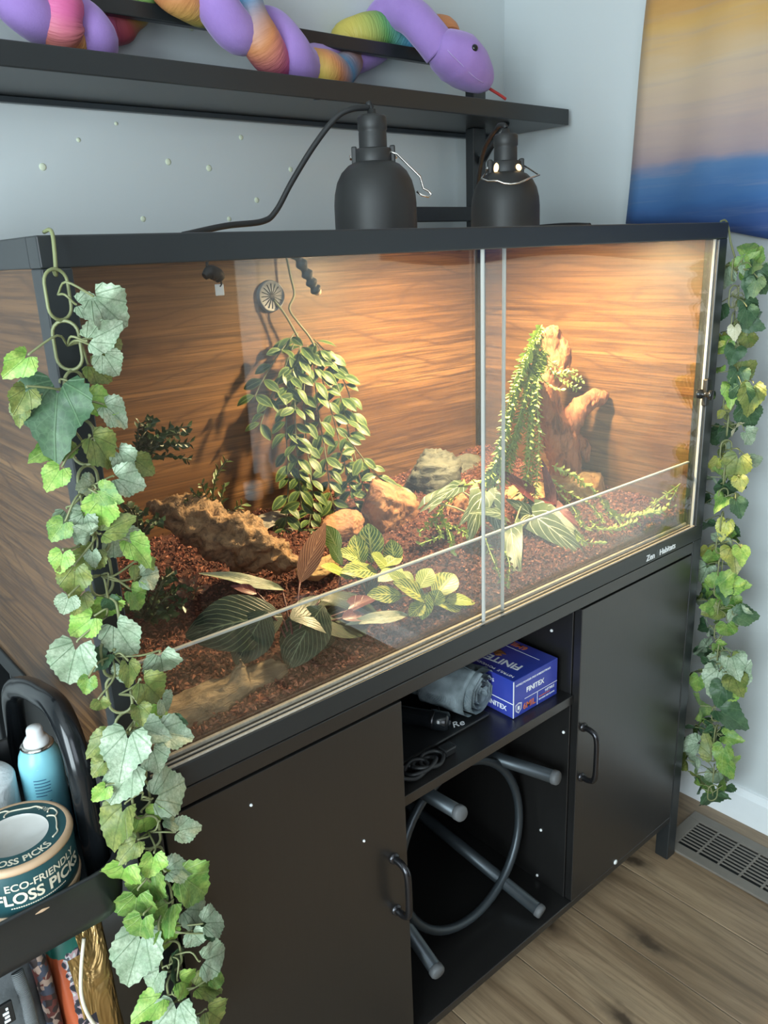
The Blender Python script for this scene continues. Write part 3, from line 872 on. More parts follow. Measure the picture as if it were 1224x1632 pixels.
# ------------------------------------------------------------------ things in the cubby
SZ = 0.5812
n = Nodes('glove_box_card')
x, y, z = n.sep(n.pos())
gr = n.noise(n.pos(), 9, 3)
c = n.mix(n.ramp(gr, [(.35, (0, 0, 0)), (.65, (1, 1, 1))]), (0.022, 0.045, 0.32), (0.06, 0.075, 0.38))
c = n.mix(n.ramp(y, [(.06, (0, 0, 0)), (.20, (.8, .8, .8))]), c, (0.10, 0.045, 0.30))
M['glovebox'] = n.done(c, 0.35)
gb = thing('glove_box', (.74, .15, SZ), 'blue carton of nitrile gloves on the cubby shelf', 'box')
gx0, gx1, gy0, gy1, gz1_ = .683, .8035, .036, .27, SZ + .073
box('carton', gx0, gx1, gy0, gy1, SZ, gz1_, M['glovebox'], gb, .0012)
OR = plain('orange_print', (.62, .16, .06), .5)
def gtext(s, size, o, r, u, mat=None, **k): return text('lettering', s, size, o, r, u, mat or M['print'], gb, depth=.00015, **k)
X_, Y_, Z_ = Vector((1, 0, 0)), Vector((0, 1, 0)), Vector((0, 0, 1))
gtext('NITRILE POWDER FREE AMBIDEXTROUS', .0052, (gx0 + .006, gy0, gz1_ - .013), X_, Z_)
gtext('FINITEX', .0135, (gx0 + .034, gy0, gz1_ - .034), X_, Z_, weight=.0003)
gtext('6MIL', .0165, (gx0 + .026, gy0, SZ + .008), X_, Z_, OR, weight=.0003)
gtext('NITRILE', .0075, (gx0 + .086, gy0, SZ + .019), X_, Z_)
gtext('EXAMINATION', .0045, (gx0 + .069, gy0, SZ + .014), X_, Z_, OR)
gtext('POWDER FREE GLOVES', .0042, (gx0 + .069, gy0, SZ + .0085), X_, Z_)
bm = bmesh.new()
add_box(bm, gx0 + .030, gx1 - .001, gy0 - .0003, gy0 + .0002, SZ + .0275, SZ + .0285)
add_box(bm, gx0 + .064, gx0 + .065, gy0 - .0003, gy0 + .0002, SZ + .002, SZ + .0275)
add_box(bm, gx0 - .0004, gx0 + .0012, gy0 - .0004, gy0 + .0006, SZ + .0015, gz1_ - .001)
add_box(bm, gx0 - .0003, gx0 + .0002, gy0, gy1, SZ + .0275, SZ + .0290)
link('printed_line', bm, M['print'], gb)
def shield(cx, cz, s):
    bm = bmesh.new()
    out = [(-.5, .45), (0, .6), (.5, .45), (.45, -.25), (0, -.65), (-.45, -.25)]
    for k0, k1 in ((1.0, .86), (.76, .70)):
        A = [bm.verts.new((cx + a * s * k0, gy0 - .0003, cz + b * s * k0)) for a, b in out]
        B = [bm.verts.new((cx + a * s * k1, gy0 - .0003, cz + b * s * k1)) for a, b in out]
        for i in range(6): bm.faces.new((A[i], A[(i + 1) % 6], B[(i + 1) % 6], B[i]))
    add_box(bm, cx - .16 * s, cx + .16 * s, gy0 - .0004, gy0 - .0002, cz - .22 * s, cz + .22 * s)
    link('shield_emblem', bm, M['print'], gb)
shield(gx0 + .0135, SZ + .017, .017)
gtext('GLOVES AMBIDEXTROUS', .0095, (gx0, gy1 - .045, gz1_ - .018), -Y_, Z_, wscale=1.35)
gtext('FINITEX', .013, (gx0, gy0 + .062, SZ + .010), -Y_, Z_, weight=.0003)
gtext('NITRILE  POWDER  FREE', .0085, (gx0 + .015, gy0 + .010, gz1_), Y_, -X_, wscale=1.25)
gtext('FINITEX', .026, (gx0 + .053, gy0 + .022, gz1_), (Y_ * .92 - X_ * .1), (-X_ * .92 - Y_ * .1), weight=.0006)
gtext('6MIL', .019, (gx1 - .008, gy0 + .060, gz1_), Y_, -X_, OR, weight=.0004)
bm = bmesh.new()
add_box(bm, gx1 - .030, gx1 - .0292, gy0 + .018, gy1, gz1_ - .0002, gz1_ + .0003)
link('printed_line', bm, M['print'], gb)
bm = bmesh.new()                                            # printed orange forearm and hand on the lid
hand = [(.048, .085), (.056, .075), (.060, .082), (.064, .072), (.068, .078), (.073, .095), (.078, .13), (.070, .19), (.058, .235), (.035, .235), (.022, .20), (.030, .17), (.046, .15), (.058, .125), (.058, .10)]
vs = [bm.verts.new((gx0 + a, gy0 + b, gz1_ + .0002)) for a, b in hand]
bm.faces.new(vs)
bmesh.ops.triangulate(bm, faces=bm.faces)
n = Nodes('orange_hand_print'); M['hand'] = n.done(n.mix(n.ramp(n.noise(n.pos(), 45, 3), [(.4, (0, 0, 0)), (.6, (1, 1, 1))]), (.09, .03, .015), (.62, .25, .08)), .5)
link('hand_print', bm, M['hand'], gb)

# rolled jeans
n = Nodes('grey_denim')
tw = n.new('ShaderNodeTexWave'); tw.inputs['Scale'].default_value = 260; tw.inputs['Distortion'].default_value = 2.5; tw.inputs['Detail'].default_value = 2
n.put(tw.inputs['Vector'], n.pos())
dn = n.noise(n.pos(), 30, 4)
c = n.mix(n.ramp(dn, [(.35, (0, 0, 0)), (.65, (1, 1, 1))]), (0.20, 0.26, 0.29), (0.50, 0.60, 0.64))
c = n.mix(n.math('MULTIPLY', tw.outputs['Fac'], .35), c, (.50, .56, .58))
n.bump(tw.outputs['Fac'], .3, .001)
M['denim'] = n.done(c, .85)
jr = thing('rolled_jeans', (.62, .14, SZ), 'rolled-up grey denim jeans beside the blue glove carton', 'jeans')
A = Vector((.648, .074, SZ + .049)); B = Vector((.600, .250, SZ + .051))
ax = (B - A).normalized(); sx = ax.cross(Z_).normalized() * -1; sx = Z_.cross(ax).normalized()
def jeans_sheet(turn0, turn1, thick_r, flat, a0, a1, nseg=64, nl=14, seed=1):
    bm = bmesh.new(); rows = []
    for l in range(nl + 1):
        q_ = a0 + (a1 - a0) * l / nl
        row = []
        for i in range(nseg + 1):
            a = turn0 + (turn1 - turn0) * i / nseg
            r_ = thick_r(i / nseg)
            nz_ = noise.noise(Vector((math.cos(a) * 2.2, math.sin(a) * 2.2, q_ * 14 + seed))) * .0045 + noise.noise(Vector((a * 3.0, q_ * 40, seed))) * .0018
            p_ = A + ax * q_ + (sx * math.cos(a) + Z_ * math.sin(a) * flat) * (r_ + nz_)
            row.append(bm.verts.new(p_))
        rows.append(row)
    for l in range(nl):
        for i in range(nseg):
            f_ = bm.faces.new((rows[l][i], rows[l][i + 1], rows[l + 1][i + 1], rows[l + 1][i])); f_.smooth = True
    bmesh.ops.solidify(bm, geom=bm.faces, thickness=.0022)
    return bm
link('roll', jeans_sheet(.3, .3 + 2 * PI * 3.4, lambda t: .012 + .036 * t, .80, 0.0, .150, 150, 16), M['denim'], jr)
link('turned_cuff', jeans_sheet(-1.2, 2.6, lambda t: .0505 + .002 * math.sin(t * 9), .80, .012, .10, 40, 8, 5), M['denim'], jr)
tube('seam', [A + ax * (.02 + .15 * k / 8) + (sx * math.cos(1.5 + k * .10) + Z_ * .8 * math.sin(1.5 + k * .10)) * .0515 for k in range(9)], .0016, plain('denim_seam', (.07, .09, .10), .8), jr, 6)

M['softblack'] = plain('black_vinyl', (0.014, 0.015, 0.016), 0.32)
pouch = thing('black_case', (.55, .2, SZ), 'flat black case with white script lettering lying under the jeans', 'case')
bm = bmesh.new(); add_box(bm, .412, .662, .070, .33, SZ, SZ + .007, .003)
link('case_body', bm, M['softblack'], pouch)
pl0 = at(722, 1160, z=SZ + .0072); pl1 = at(688, 1136, z=SZ + .0072)
text('lettering', 'Re', .022, (pl0.x, pl0.y, SZ + .0072), (.92, -.28, 0), (.28, .92, 0), M['print'], pouch, depth=.0002, italic=.35)
text('lettering', 'Jul', .018, (pl1.x, pl1.y, SZ + .0072), (.92, -.28, 0), (.28, .92, 0), plain('faded_print', (.25, .26, .27), .5), pouch, depth=.0002, italic=.35)
fl = thing('flashlight', (.5, .2, SZ), 'glossy black tube torch lying in the cubby behind the left door', 'torch')
fa, fb = at(716, 1151, z=SZ + .0245), at(652, 1140, z=SZ + .0245)
fd = (fb - fa)
lathe('torch_body', [(0, 0), (.012, 0), (.0165, .004), (.0165, .03), (.015, .034), (.015, .09), (.012, .10), (0, .10)], fa, M['gloss_black'], fl, 20, fd)
lathe('rim', [(.0168, .024), (.0176, .025), (.0176, .030), (.0168, .031)], fa, M['darkmetal'], fl, 20, fd)
hn = thing('cable_bundle', (.47, .1, SZ), 'small black tangled cable bundle at the front left of the cubby', 'cable')
pts = [(.44 + .026 * math.cos(k * 1.1) + .003 * k, .042 + .016 * math.sin(k * 1.1), SZ + .006 + .002 * (k % 4)) for k in range(22)]
tube('cable', pts, .0035, M['black'], hn, 6, 5)
box('plug', .520, .545, .036, .056, SZ, SZ + .014, M['softblack'], hn, .003)

# stool lying in the lower cubby, legs to the front
stool = thing('metal_stool', (.6, .3, .12), 'gunmetal stool lying on its side with legs pointing out of the cubby', 'stool')
M['rubber'] = plain('grey_rubber_tip', (.10, .105, .11), .6)
ends = [at(888, 1240, y=.014), at(735, 1297, y=.014), at(862, 1466, y=.014), at(698, 1550, y=.014)]
ends[2].z = max(ends[2].z, .137)
backs = [Vector((.715, .42, .385)), Vector((.560, .42, .420)), Vector((.690, .42, .245)), Vector((.530, .42, .270))]
for e, b in zip(ends, backs):
    l_ = tube('leg', [e, b], .0125, M['steel_tube'], stool, 18, 1)
    d_ = (b - e).normalized()
    lathe('rubber_tip', [(0, -.003), (.0115, -.003), (.0135, 0), (.0138, .008), (.0127, .009)], e, M['rubber'], l_, 18, d_)
bm = bmesh.new()
add_tube(bm, [(.637 + .158 * math.cos(2 * PI * k / 48), .115 + .02 * math.sin(2 * PI * k / 48), .296 + .158 * math.sin(2 * PI * k / 48)) for k in range(48)], .0085, 12, closed=True)
link('foot_ring', bm, M['steel_tube'], stool)
lathe('seat', [(0, -.02), (.13, -.02), (.15, -.012), (.153, 0), (.145, .012), (0, .014)], (.62, .44, .33), M['softblack'], stool, 36, Vector((0, 1, 0)))

# ------------------------------------------------------------------ rolling cart at the left
cart = thing('utility_cart', (-.24, .13, 0), 'black metal utility cart at the left end of the terrarium', 'cart')
def rrect(x0, x1, y0, y1, r, n=6):
    out = []
    for cx, cy, a0 in ((x1 - r, y1 - r, 0), (x0 + r, y1 - r, PI / 2), (x0 + r, y0 + r, PI), (x1 - r, y0 + r, 1.5 * PI)):
        for k in range(n + 1): out.append((cx + r * math.cos(a0 + PI / 2 * k / n), cy + r * math.sin(a0 + PI / 2 * k / n)))
    return out
def tray(x0, x1, y0, y1, z0, z1, parent):
    bm = bmesh.new()
    prof = [(0.012, z0), (0.002, z0 + .006), (0, z0 + .02), (0, z1 - .004), (-.003, z1 - .001), (0, z1 + .001), (.004, z1 - .002), (.005, z0 + .022), (.008, z0 + .008)]
    rings = []
    for inset, z in prof:
        rings.append([bm.verts.new((a, b, z)) for a, b in rrect(x0 + inset, x1 - inset, y0 + inset, y1 - inset, .04 - inset * .8)])
    for A_, B_ in zip(rings, rings[1:]):
        for k in range(len(A_)):
            j = (k + 1) % len(A_)
            f_ = bm.faces.new((A_[k], A_[j], B_[j], B_[k])); f_.smooth = True
    bm.faces.new(list(reversed(rings[0]))); bm.faces.new(rings[-1])
    return link('tray', bm, M['frame'], parent)
CX0, CX1, CY0, CY1 = -.46, -.018, -.025, .31
tray(CX0, CX1, CY0, CY1, .683, .752, cart)
tray(CX0, CX1, CY0, CY1, .285, .352, cart)
for x0 in (CX0 + .045, CX1 - .045):
    for y0 in (CY0 + .045 if x0 < -.2 else CY1 - .10, CY1 - .035):
        tube('post', [(x0, y0, .05), (x0, y0, .683)], .010, M['gloss_black'], cart, 12, 1)
for x0 in (CX0 + .045, CX1 - .045):
    for y0 in (CY0 + .045, CY1 - .035):
        lathe('caster', [(0, -.010), (.020, -.010), (.025, -.006), (.025, .006), (.020, .010), (0, .010)], (x0, y0, .0255), M['softblack'], cart, 18, Vector((1, 0, 0)))
tube('handle', [(-.036, .028, .700), (-.036, .028, .78), (-.036, .032, .855), (-.036, .066, .898), (-.036, .13, .892), (-.036, .20, .872), (-.036, .262, .838), (-.036, .285, .77), (-.036, .285, .700)], .0135, M['gloss_black'], cart, 16, 10)
tube('handle', [(-.436, .028, .700), (-.436, .028, .78), (-.436, .032, .855), (-.436, .066, .898), (-.436, .13, .892), (-.436, .20, .872), (-.436, .262, .838), (-.436, .285, .77), (-.436, .285, .700)], .0135, M['gloss_black'], cart, 14, 8)
# black bag behind the bottles
n = Nodes('black_plastic_film'); kk = n.noise(n.mapping(n.pos(), (30, 30, 8)), 1.0, 4); n.bump(kk, .8, .02); M['film'] = n.done((.012, .014, .016), .25)
bm = bmesh.new()
rows = []
for l in range(16):
    t_ = l / 15; z_ = .6965 + .165 * t_
    row = []
    for k in range(40):
        a = 2 * PI * k / 40
        fold_ = 1 + .10 * math.sin(a * 7 + t_ * 2) * t_ + .06 * math.sin(a * 13 + 4 * t_)
        row.append(bm.verts.new((-.215 + .125 * math.cos(a) * fold_ * (1 - .12 * t_), .232 + .045 * math.sin(a) * fold_, z_ + .012 * math.sin(a * 3) * t_)))
    rows.append(row)
for A_, B_ in zip(rows, rows[1:]):
    for k in range(40):
        f_ = bm.faces.new((A_[k], A_[(k + 1) % 40], B_[(k + 1) % 40], B_[k])); f_.smooth = True
bm.faces.new(list(reversed(rows[0])))
bmesh.ops.solidify(bm, geom=bm.faces, thickness=.001)
tag(link('plastic_bag', bm, M['film']), 'crumpled black plastic bag standing at the back of the cart tray', 'bag')

TZ = .6915
# aerosol can
can = thing('aerosol_can', (-.045, .143, TZ), 'light blue aerosol can with white cap on the cart', 'can')
n = Nodes('aqua_can_print'); x, y, z = n.sep(n.pos())
M['aqua'] = n.done(n.ramp(z, [(0.0, (.10, .36, .52)), (.70, (.10, .36, .52)), (.80, (.24, .58, .66)), (1.0, (.24, .58, .66))]), .3)
cc = Vector((-.047, .143, TZ)); CR = .0245
lathe('can_body', [(0, 0), (CR - .002, 0), (CR, .003), (CR, .112), (CR - .002, .122), (CR - .006, .130), (CR - .008, .133)], cc, M['aqua'], can, 36)
lathe('metal_rim', [(CR - .010, .131), (CR - .0065, .1305), (CR - .0055, .133), (CR - .008, .1355), (CR - .010, .135)], cc, M['chrome'], can, 32)
lathe('spray_cap', [(.0145, .134), (.0145, .139), (.012, .143), (.0095, .144), (.0092, .153), (.008, .156), (0, .157)], cc, M['white_plastic'], can, 28)
blue = plain('deep_blue_print', (.02, .10, .22), .5)
va = math.atan2(CAM.y - cc.y, CAM.x - cc.x) - .12
def wrap(c_, R_, a0, zb, wdt):
    return lambda a, b: Vector((c_.x + (R_ + .0003) * math.cos(a0 + (a - wdt / 2) / R_), c_.y + (R_ + .0003) * math.sin(a0 + (a - wdt / 2) / R_), zb + b))
bm = bmesh.new()
for k in range(9):
    wl = [.014, .018, .018, .017, .018, .012, 0, .016, .010][k]
    for s_ in range(8):
        if wl == 0: continue
        q = [wrap(cc, CR, va, TZ, 0)(-.009 + wl * (s_ + e) / 8, .098 - k * .0042 + h) for e, h in ((0, 0), (1, 0), (1, .0011), (0, .0011))]
        bm.faces.new([bm.verts.new(v_) for v_ in q])
link('fine_print', bm, blue, can)
text('lettering', 'Tp.', .0085, None, None, None, M['print'], can, bend=wrap(cc, CR - .0005, va, TZ + .107, .010))

# white paper roll
roll = thing('paper_roll', (-.105, .15, TZ), 'white embossed paper roll next to the blue can', 'paper roll')
n = Nodes('white_tissue'); kk = n.noise(n.pos(), 120, 4); n.bump(kk, .5, .003); M['tissue'] = n.done((.72, .76, .78), .9)
lathe('roll_body', [(.018, 0), (.044, 0), (.046, .003), (.046, .105), (.044, .108), (.018, .108), (.018, 0)], (-.120, .158, TZ), M['tissue'], roll, 36)
lathe('cardboard_core', [(.0178, .002), (.0178, .106), (.0165, .106), (.0165, .002)], (-.120, .158, TZ), plain('card_core', (.35, .25, .16), .8), roll, 24)

# floss pick tubs
M['teal'] = plain('dark_teal_label', (.018, .075, .085), .4, var=.05)
M['bamboo'] = plain('bamboo_rim', (.56, .38, .24), .45, var=.1)
M['cream'] = plain('cream_print', (.72, .66, .52), .5, var=.03)
n = Nodes('clear_lid_window'); n.b.inputs['Transmission Weight'].default_value = .0; M['lidwin'] = n.done(n.mix(n.noise(n.pos(), 25, 3), (.42, .41, .38), (.60, .60, .58)), .15)
def tub(c_, R_, h, label, top):
    t = thing('floss_tub', c_, label, 'tub', 'floss pick tubs on the cart')
    c_ = Vector(c_)
    lathe('label_band', [(0, .004), (R_ - .002, .004), (R_, .007), (R_, h - .008), (R_ - .001, h - .006)], c_, M['teal'], t, 56)
    lathe('foot_ring', [(R_ - .004, 0), (R_ + .0005, 0), (R_ + .0015, .003), (R_ + .0005, .0075), (R_ - .002, .0075)], c_, M['bamboo'], t, 56)
    lathe('lid_rim', [(R_ - .004, h - .0075), (R_ + .0006, h - .0075), (R_ + .0014, h - .005), (R_ + .0005, h - .0015), (R_ - .002, h), (R_ - .005, h - .0005)], c_, M['bamboo'], t, 56)
    lathe('lid_label', [(R_ - .0045, h - .0008), (R_ * .60, h - .0008)], c_, M['teal'], t, 56)
    lathe('lid_window', [(R_ * .60, h - .001), (R_ * .57, h - .004), (0, h - .0045)], c_, M['lidwin'], t, 48)
    return t
fc = Vector((-.112, .034, TZ)); FR = .056
t2 = tub(fc, FR, .046, 'lower floss pick tub under the other one on the cart', False)
t1 = tub(fc + Vector((.001, -.002, .0465)), FR, .062, 'upper round floss picks tub with teal label and bamboo rim', True)
fz = TZ + .0465; fcc = fc + Vector((.001, -.002, 0))
fa_ = math.atan2(CAM.y - fcc.y, CAM.x - fcc.x) + .38
text('lettering', 'ECO-FRIENDLY', .0115, None, None, None, M['cream'], t1, bend=wrap(fcc, FR + .0003, fa_, fz + .037, .082), weight=.0002)
text('lettering', 'FLOSS PICKS', .0175, None, None, None, M['cream'], t1, bend=wrap(fcc, FR + .0003, fa_, fz + .0215, .104), weight=.0005)
bm = bmesh.new()
for s_ in range(26):
    q = [wrap(fcc, FR + .0003, fa_, fz, 0)(-.038 + .0022 * s_ + e * .0016, .0165 + h) for e, h in ((0, 0), (1, 0), (1, .0013), (0, .0013))]
    bm.faces.new([bm.verts.new(v_) for v_ in q])
link('fine_print', bm, M['cream'], t1)
zt_ = fz + .062
def arc_top(R0, a0, wdt):
    return lambda a, b: Vector((fcc.x + (R0 + b) * math.cos(a0 + (a - wdt / 2) / -R0 * -1), fcc.y + (R0 + b) * math.sin(a0 + (a - wdt / 2) / R0), zt_ - .0004))
def arc_top2(R0, a0, wdt):     # reads left to right for a viewer in front: letters stand with tops toward the centre
    return lambda a, b: Vector((fcc.x + (R0 - b) * math.cos(a0 + (a - wdt / 2) / R0), fcc.y + (R0 - b) * math.sin(a0 + (a - wdt / 2) / R0), zt_ - .0004))
text('lettering', 'FLOSS PICKS', .0125, None, None, None, M['cream'], t1, bend=arc_top2(.0480, fa_ - .35, .072), weight=.0003)
text('lettering', 'little', .0085, None, None, None, M['cream'], t1, bend=arc_top2(.0455, fa_ + 1.95, .018))
def pick_icon(a0):
    bm = bmesh.new()
    f2 = lambda a, b: Vector((fcc.x + (.0410 + b) * math.cos(a0 + a / .041), fcc.y + (.0410 + b) * math.sin(a0 + a / .041), zt_ - .0003))
    path = [(-.034, .002), (-.026, .0035), (-.020, .001), (-.012, .0005), (0, .001), (.006, -.003), (.007, -.0055)]
    path2 = [(0, .001), (.004, .005), (.012, .0062), (.016, .004), (.013, -.001)]
    for pth in (path, path2):
        pp = [f2(*q_) for q_ in pth]
        add_tube(bm, catmull(pp, 4), .0009, 5)
    link('pick_drawing', bm, M['cream'], t1)
for a0 in (fa_ + 1.35, fa_ + 2.75): pick_icon(a0)
bm = bmesh.new()
for s_ in range(8):
    q = [wrap(fc, FR + .0004, fa_ + .2, TZ, 0)(-.018 + .0045 * (s_ + e), .010 + h) for e, h in ((0, 0), (1, 0), (1, .020), (0, .020))]
    bm.faces.new([bm.verts.new(v_) for v_ in q])
link('price_sticker', bm, plain('silver_sticker', (.42, .45, .48), .35), t2)

# pouch and foil bag on the lower tray
LZ = .2935
n = Nodes('grey_canvas'); kk = n.noise(n.pos(), 60, 4); n.bump(kk, .4, .004); M['canvas'] = n.done(n.mix(kk, (.075, .085, .09), (.17, .185, .195)), .85)
def pillow(x0, x1, y0, y1, z0, z1, pw, nu=18, nv=22, puff=1.0, seed=0):
    """soft bag: super-ellipse section tapering to the top"""
    bm = bmesh.new(); rows = []
    cx, cy = (x0 + x1) / 2, (y0 + y1) / 2
    for l in range(nv + 1):
        t_ = l / nv; z_ = z0 + (z1 - z0) * t_
        sy = (1 - .75 * max(0, (t_ - .55) / .45) ** 2) * (1 - .25 * (1 - min(1, t_ * 5)) ** 2)
        row = []
        for k in range(nu * 2):
            a = 2 * PI * k / (nu * 2)
            ca, sa = math.cos(a), math.sin(a)
            ex = math.copysign(abs(ca) ** pw, ca); ey = math.copysign(abs(sa) ** pw, sa)
            nn_ = noise.noise(Vector((ex * 1.5 + seed, ey * 1.5, t_ * 4))) * .006 * puff + noise.noise(Vector((ex * 5 + seed, ey * 5, t_ * 14))) * .002 * puff
            row.append(bm.verts.new((cx + ex * ((x1 - x0) / 2 + nn_), cy + ey * ((y1 - y0) / 2 * sy + nn_), z_)))
        rows.append(row)
    for A_, B_ in zip(rows, rows[1:]):
        for k in range(nu * 2):
            j = (k + 1) % (nu * 2)
            f_ = bm.faces.new((A_[k], A_[j], B_[j], B_[k])); f_.smooth = True
    bm.faces.new(list(reversed(rows[0]))); bm.faces.new(rows[-1])
    return bm
po = thing('grey_pouch', (-.24, .05, LZ), 'grey canvas pouch with patterned side trim on the lower cart tray', 'pouch')
link('pouch_body', pillow(-.36, -.118, .005, .105, LZ, .655, .35, seed=3), M['canvas'], po)
n = Nodes('floral_trim'); vr = n.new('ShaderNodeTexVoronoi'); vr.inputs['Scale'].default_value = 160; n.put(vr.inputs['Vector'], n.pos())
M['floral'] = n.done(n.ramp(n.sep(vr.outputs['Color'])[0], [(0, (.03, .02, .02)), (.4, (.12, .03, .025)), (.65, (.05, .06, .09)), (.85, (.35, .25, .2)), (1, (.20, .05, .04))], 'CONSTANT'), .7)
tube('side_trim', [(-.116, .020, LZ + .02), (-.113, .022, .45), (-.114, .024, .60), (-.117, .03, .650)], .0085, M['floral'], po, 8, 6)
n = Nodes('zip_tape'); wv_ = n.new('ShaderNodeTexWave', bands_direction='Z'); wv_.inputs['Scale'].default_value = 180; n.put(wv_.inputs['Vector'], n.pos()); n.bump(wv_.outputs['Fac'], .8, .002); M['zip'] = n.done((.20, .22, .23), .6)
tube('zipper', [(-.138, .0065, LZ + .02), (-.138, .001, .45), (-.138, .006, .60), (-.139, .018, .648)], .0065, M['zip'], po, 8, 6, flat=.6)
box('patch', -.168, -.152, .0015, .0055, .605, .632, M['black'], po, .001)
bm = bmesh.new()
for k in range(4): add_box(bm, -.163 + k * .0012 * (k % 2), -.157, .0008, .0016, .609 + k * .005, .612 + k * .005)
link('patch_print', bm, M['print'], po)
fb_ = thing('foil_bag', (-.07, .06, LZ), 'glossy printed snack bag with gold side gusset on the lower cart tray', 'snack bag')
n = Nodes('snack_bag_print')
x, y, z = n.sep(n.pos())
k1 = n.noise(n.pos(), 55, 2, .5, 1.0)
cc_ = n.ramp(k1, [(0, (.03, .03, .04)), (.42, (.05, .055, .07)), (.47, (.45, .30, .32)), (.54, (.55, .56, .56)), (.62, (.10, .10, .12)), (.7, (.5, .3, .3))], 'CONSTANT')
cc_ = n.mix(n.ramp(x, [(0, (0, 0, 0)), (1, (0, 0, 0))]), cc_, cc_)
red = n.math('GREATER_THAN', n.math('ADD', n.math('MULTIPLY', x, -1.0), n.math('MULTIPLY', k1, .012)), .0975)
cc_ = n.mix(red, cc_, (.42, .09, .035))
grn = n.math('GREATER_THAN', n.math('ADD', z, n.math('MULTIPLY', k1, .02)), .632)
cc_ = n.mix(grn, cc_, (.02, .13, .10))
M['snack'] = n.done(cc_, .28)
n = Nodes('gold_foil'); kk = n.noise(n.mapping(n.pos(), (25, 25, 6)), 1.0, 4, .6, .8); n.bump(kk, .9, .02); M['gold'] = n.done((.42, .27, .10), .28, .7)
bm = pillow(-.104, -.040, .004, .125, LZ, .657, .45, nv=26, puff=.8, seed=9)
bm.normal_update()
for f_ in bm.faces:
    c0 = f_.calc_center_median()
    f_.material_index = 1 if (c0.x > -.073 + .012 * math.sin(c0.z * 30)) else 0
link('bag_film', bm, [M['snack'], M['gold']], fb_)
tube('gusset_edge', [(-.073 + .012 * math.sin(z_ * 30), -.001 + .02 * max(0, (z_ - .50) / .15) ** 2, z_) for z_ in [LZ + .02 + .03 * k for k in range(12)]], .0022, M['cream'], fb_, 6, 4)

# ------------------------------------------------------------------ ivy garlands
M['ivyP'] = ivy_mat('ivy_pale_underside', (.27, .37, .24), (.46, .55, .40), (.10, .18, .09))
M['ivyG'] = ivy_mat('ivy_green', (.10, .24, .045), (.26, .38, .08), (.30, .42, .14))
M['ivyB'] = ivy_mat('ivy_bright', (.22, .44, .07), (.42, .55, .14), (.14, .28, .06))
M['ivyO'] = ivy_mat('ivy_olive', (.13, .19, .045), (.27, .29, .08), (.08, .11, .03))
M['ivyD'] = ivy_mat('ivy_dark', (.030, .085, .035), (.065, .135, .06), (.10, .18, .09))
M['ivyY'] = ivy_mat('ivy_yellow', (.52, .55, .09), (.62, .60, .22), (.25, .33, .05))
M['ivyC'] = ivy_mat('ivy_cream', (.60, .58, .38), (.68, .66, .48), (.40, .42, .22))
M['vine'] = plain('olive_plastic_vine', (.20, .22, .10), .45)
IV = {t: [leaf_mesh('leaf', 'ivy', M['ivy' + t], s_, fold=.22 + .1 * (s_ % 2), curl=.22 + .12 * s_ % .3, wave=.07) for s_ in range(3)] for t in 'PGBODYC'}
def link_ring(c_, L_, w_, r_, q_):
    pts = []
    h = (L_ - w_) / 2; R0 = w_ / 2 - r_
    for k in range(10): a = PI * k / 9; pts.append(Vector((R0 * math.cos(a), 0, h + R0 * math.sin(a))))
    for k in range(10): a = PI + PI * k / 9; pts.append(Vector((R0 * math.cos(a), 0, -h + R0 * math.sin(a))))
    return pts
bm = bmesh.new(); add_tube(bm, link_ring(None, .046, .026, .0016, None), .0016, 6, closed=True)
me_link = bpy.data.meshes.new('chain_link'); bm.to_mesh(me_link); bm.free(); me_link.materials.append(M['vine'])
def hang_chain(top, bottom, n_links, parent, sway, scale=1.0):
    pts = []
    for k in range(n_links):
        t_ = k / (n_links - 1)
        c_ = top.lerp(bottom, t_) + Vector((sway * math.sin(t_ * 9 + 1), -abs(sway) * .3 * math.sin(t_ * 7), 0))
        pts.append(c_)
        o = inst('chain_link', me_link, c_, parent, Quaternion((0, 0, 1), (-.5 if k % 2 else .35) + rnd.uniform(-.25, .25)).to_euler(), scale)
    return pts
def nearest(pts, p_): return min(pts, key=lambda q_: (q_ - p_ - Vector((0, 0, .012))).length)
def ivy_leaf(p_, size, typ, chain, parent, face, r_):
    n_ = face + Vector((r_.uniform(-.45, .45), r_.uniform(-.25, .25), r_.uniform(-.25, .5)))
    a = nearest(chain, p_)
    out = (p_ - a); out.y *= .3
    dirv = out.normalized() * .8 + Vector((r_.uniform(-.6, .6), r_.uniform(-.3, .3), r_.uniform(-1.0, .15)))
    q_ = orient(dirv, n_)
    sz = size * r_.uniform(.98, 1.12)
    base = p_ - (q_ @ Vector((0, .40 * sz, 0)))
    wx = r_.uniform(.85, 1.1)
    o = inst('leaf', r_.choice(IV[typ]), base, parent, q_, (sz * wx, sz, sz * r_.uniform(.6, 1.5)))
    if (a - base).length > .008:
        mid_ = a.lerp(base, .5) + Vector((r_.uniform(-.008, .008), -.006, r_.uniform(-.004, .012)))
        tube('leaf_stem', [a, mid_, base, base + q_ @ Vector((0, .06 * sz, 0))], .0011, M['vine'], parent, 5, 4)

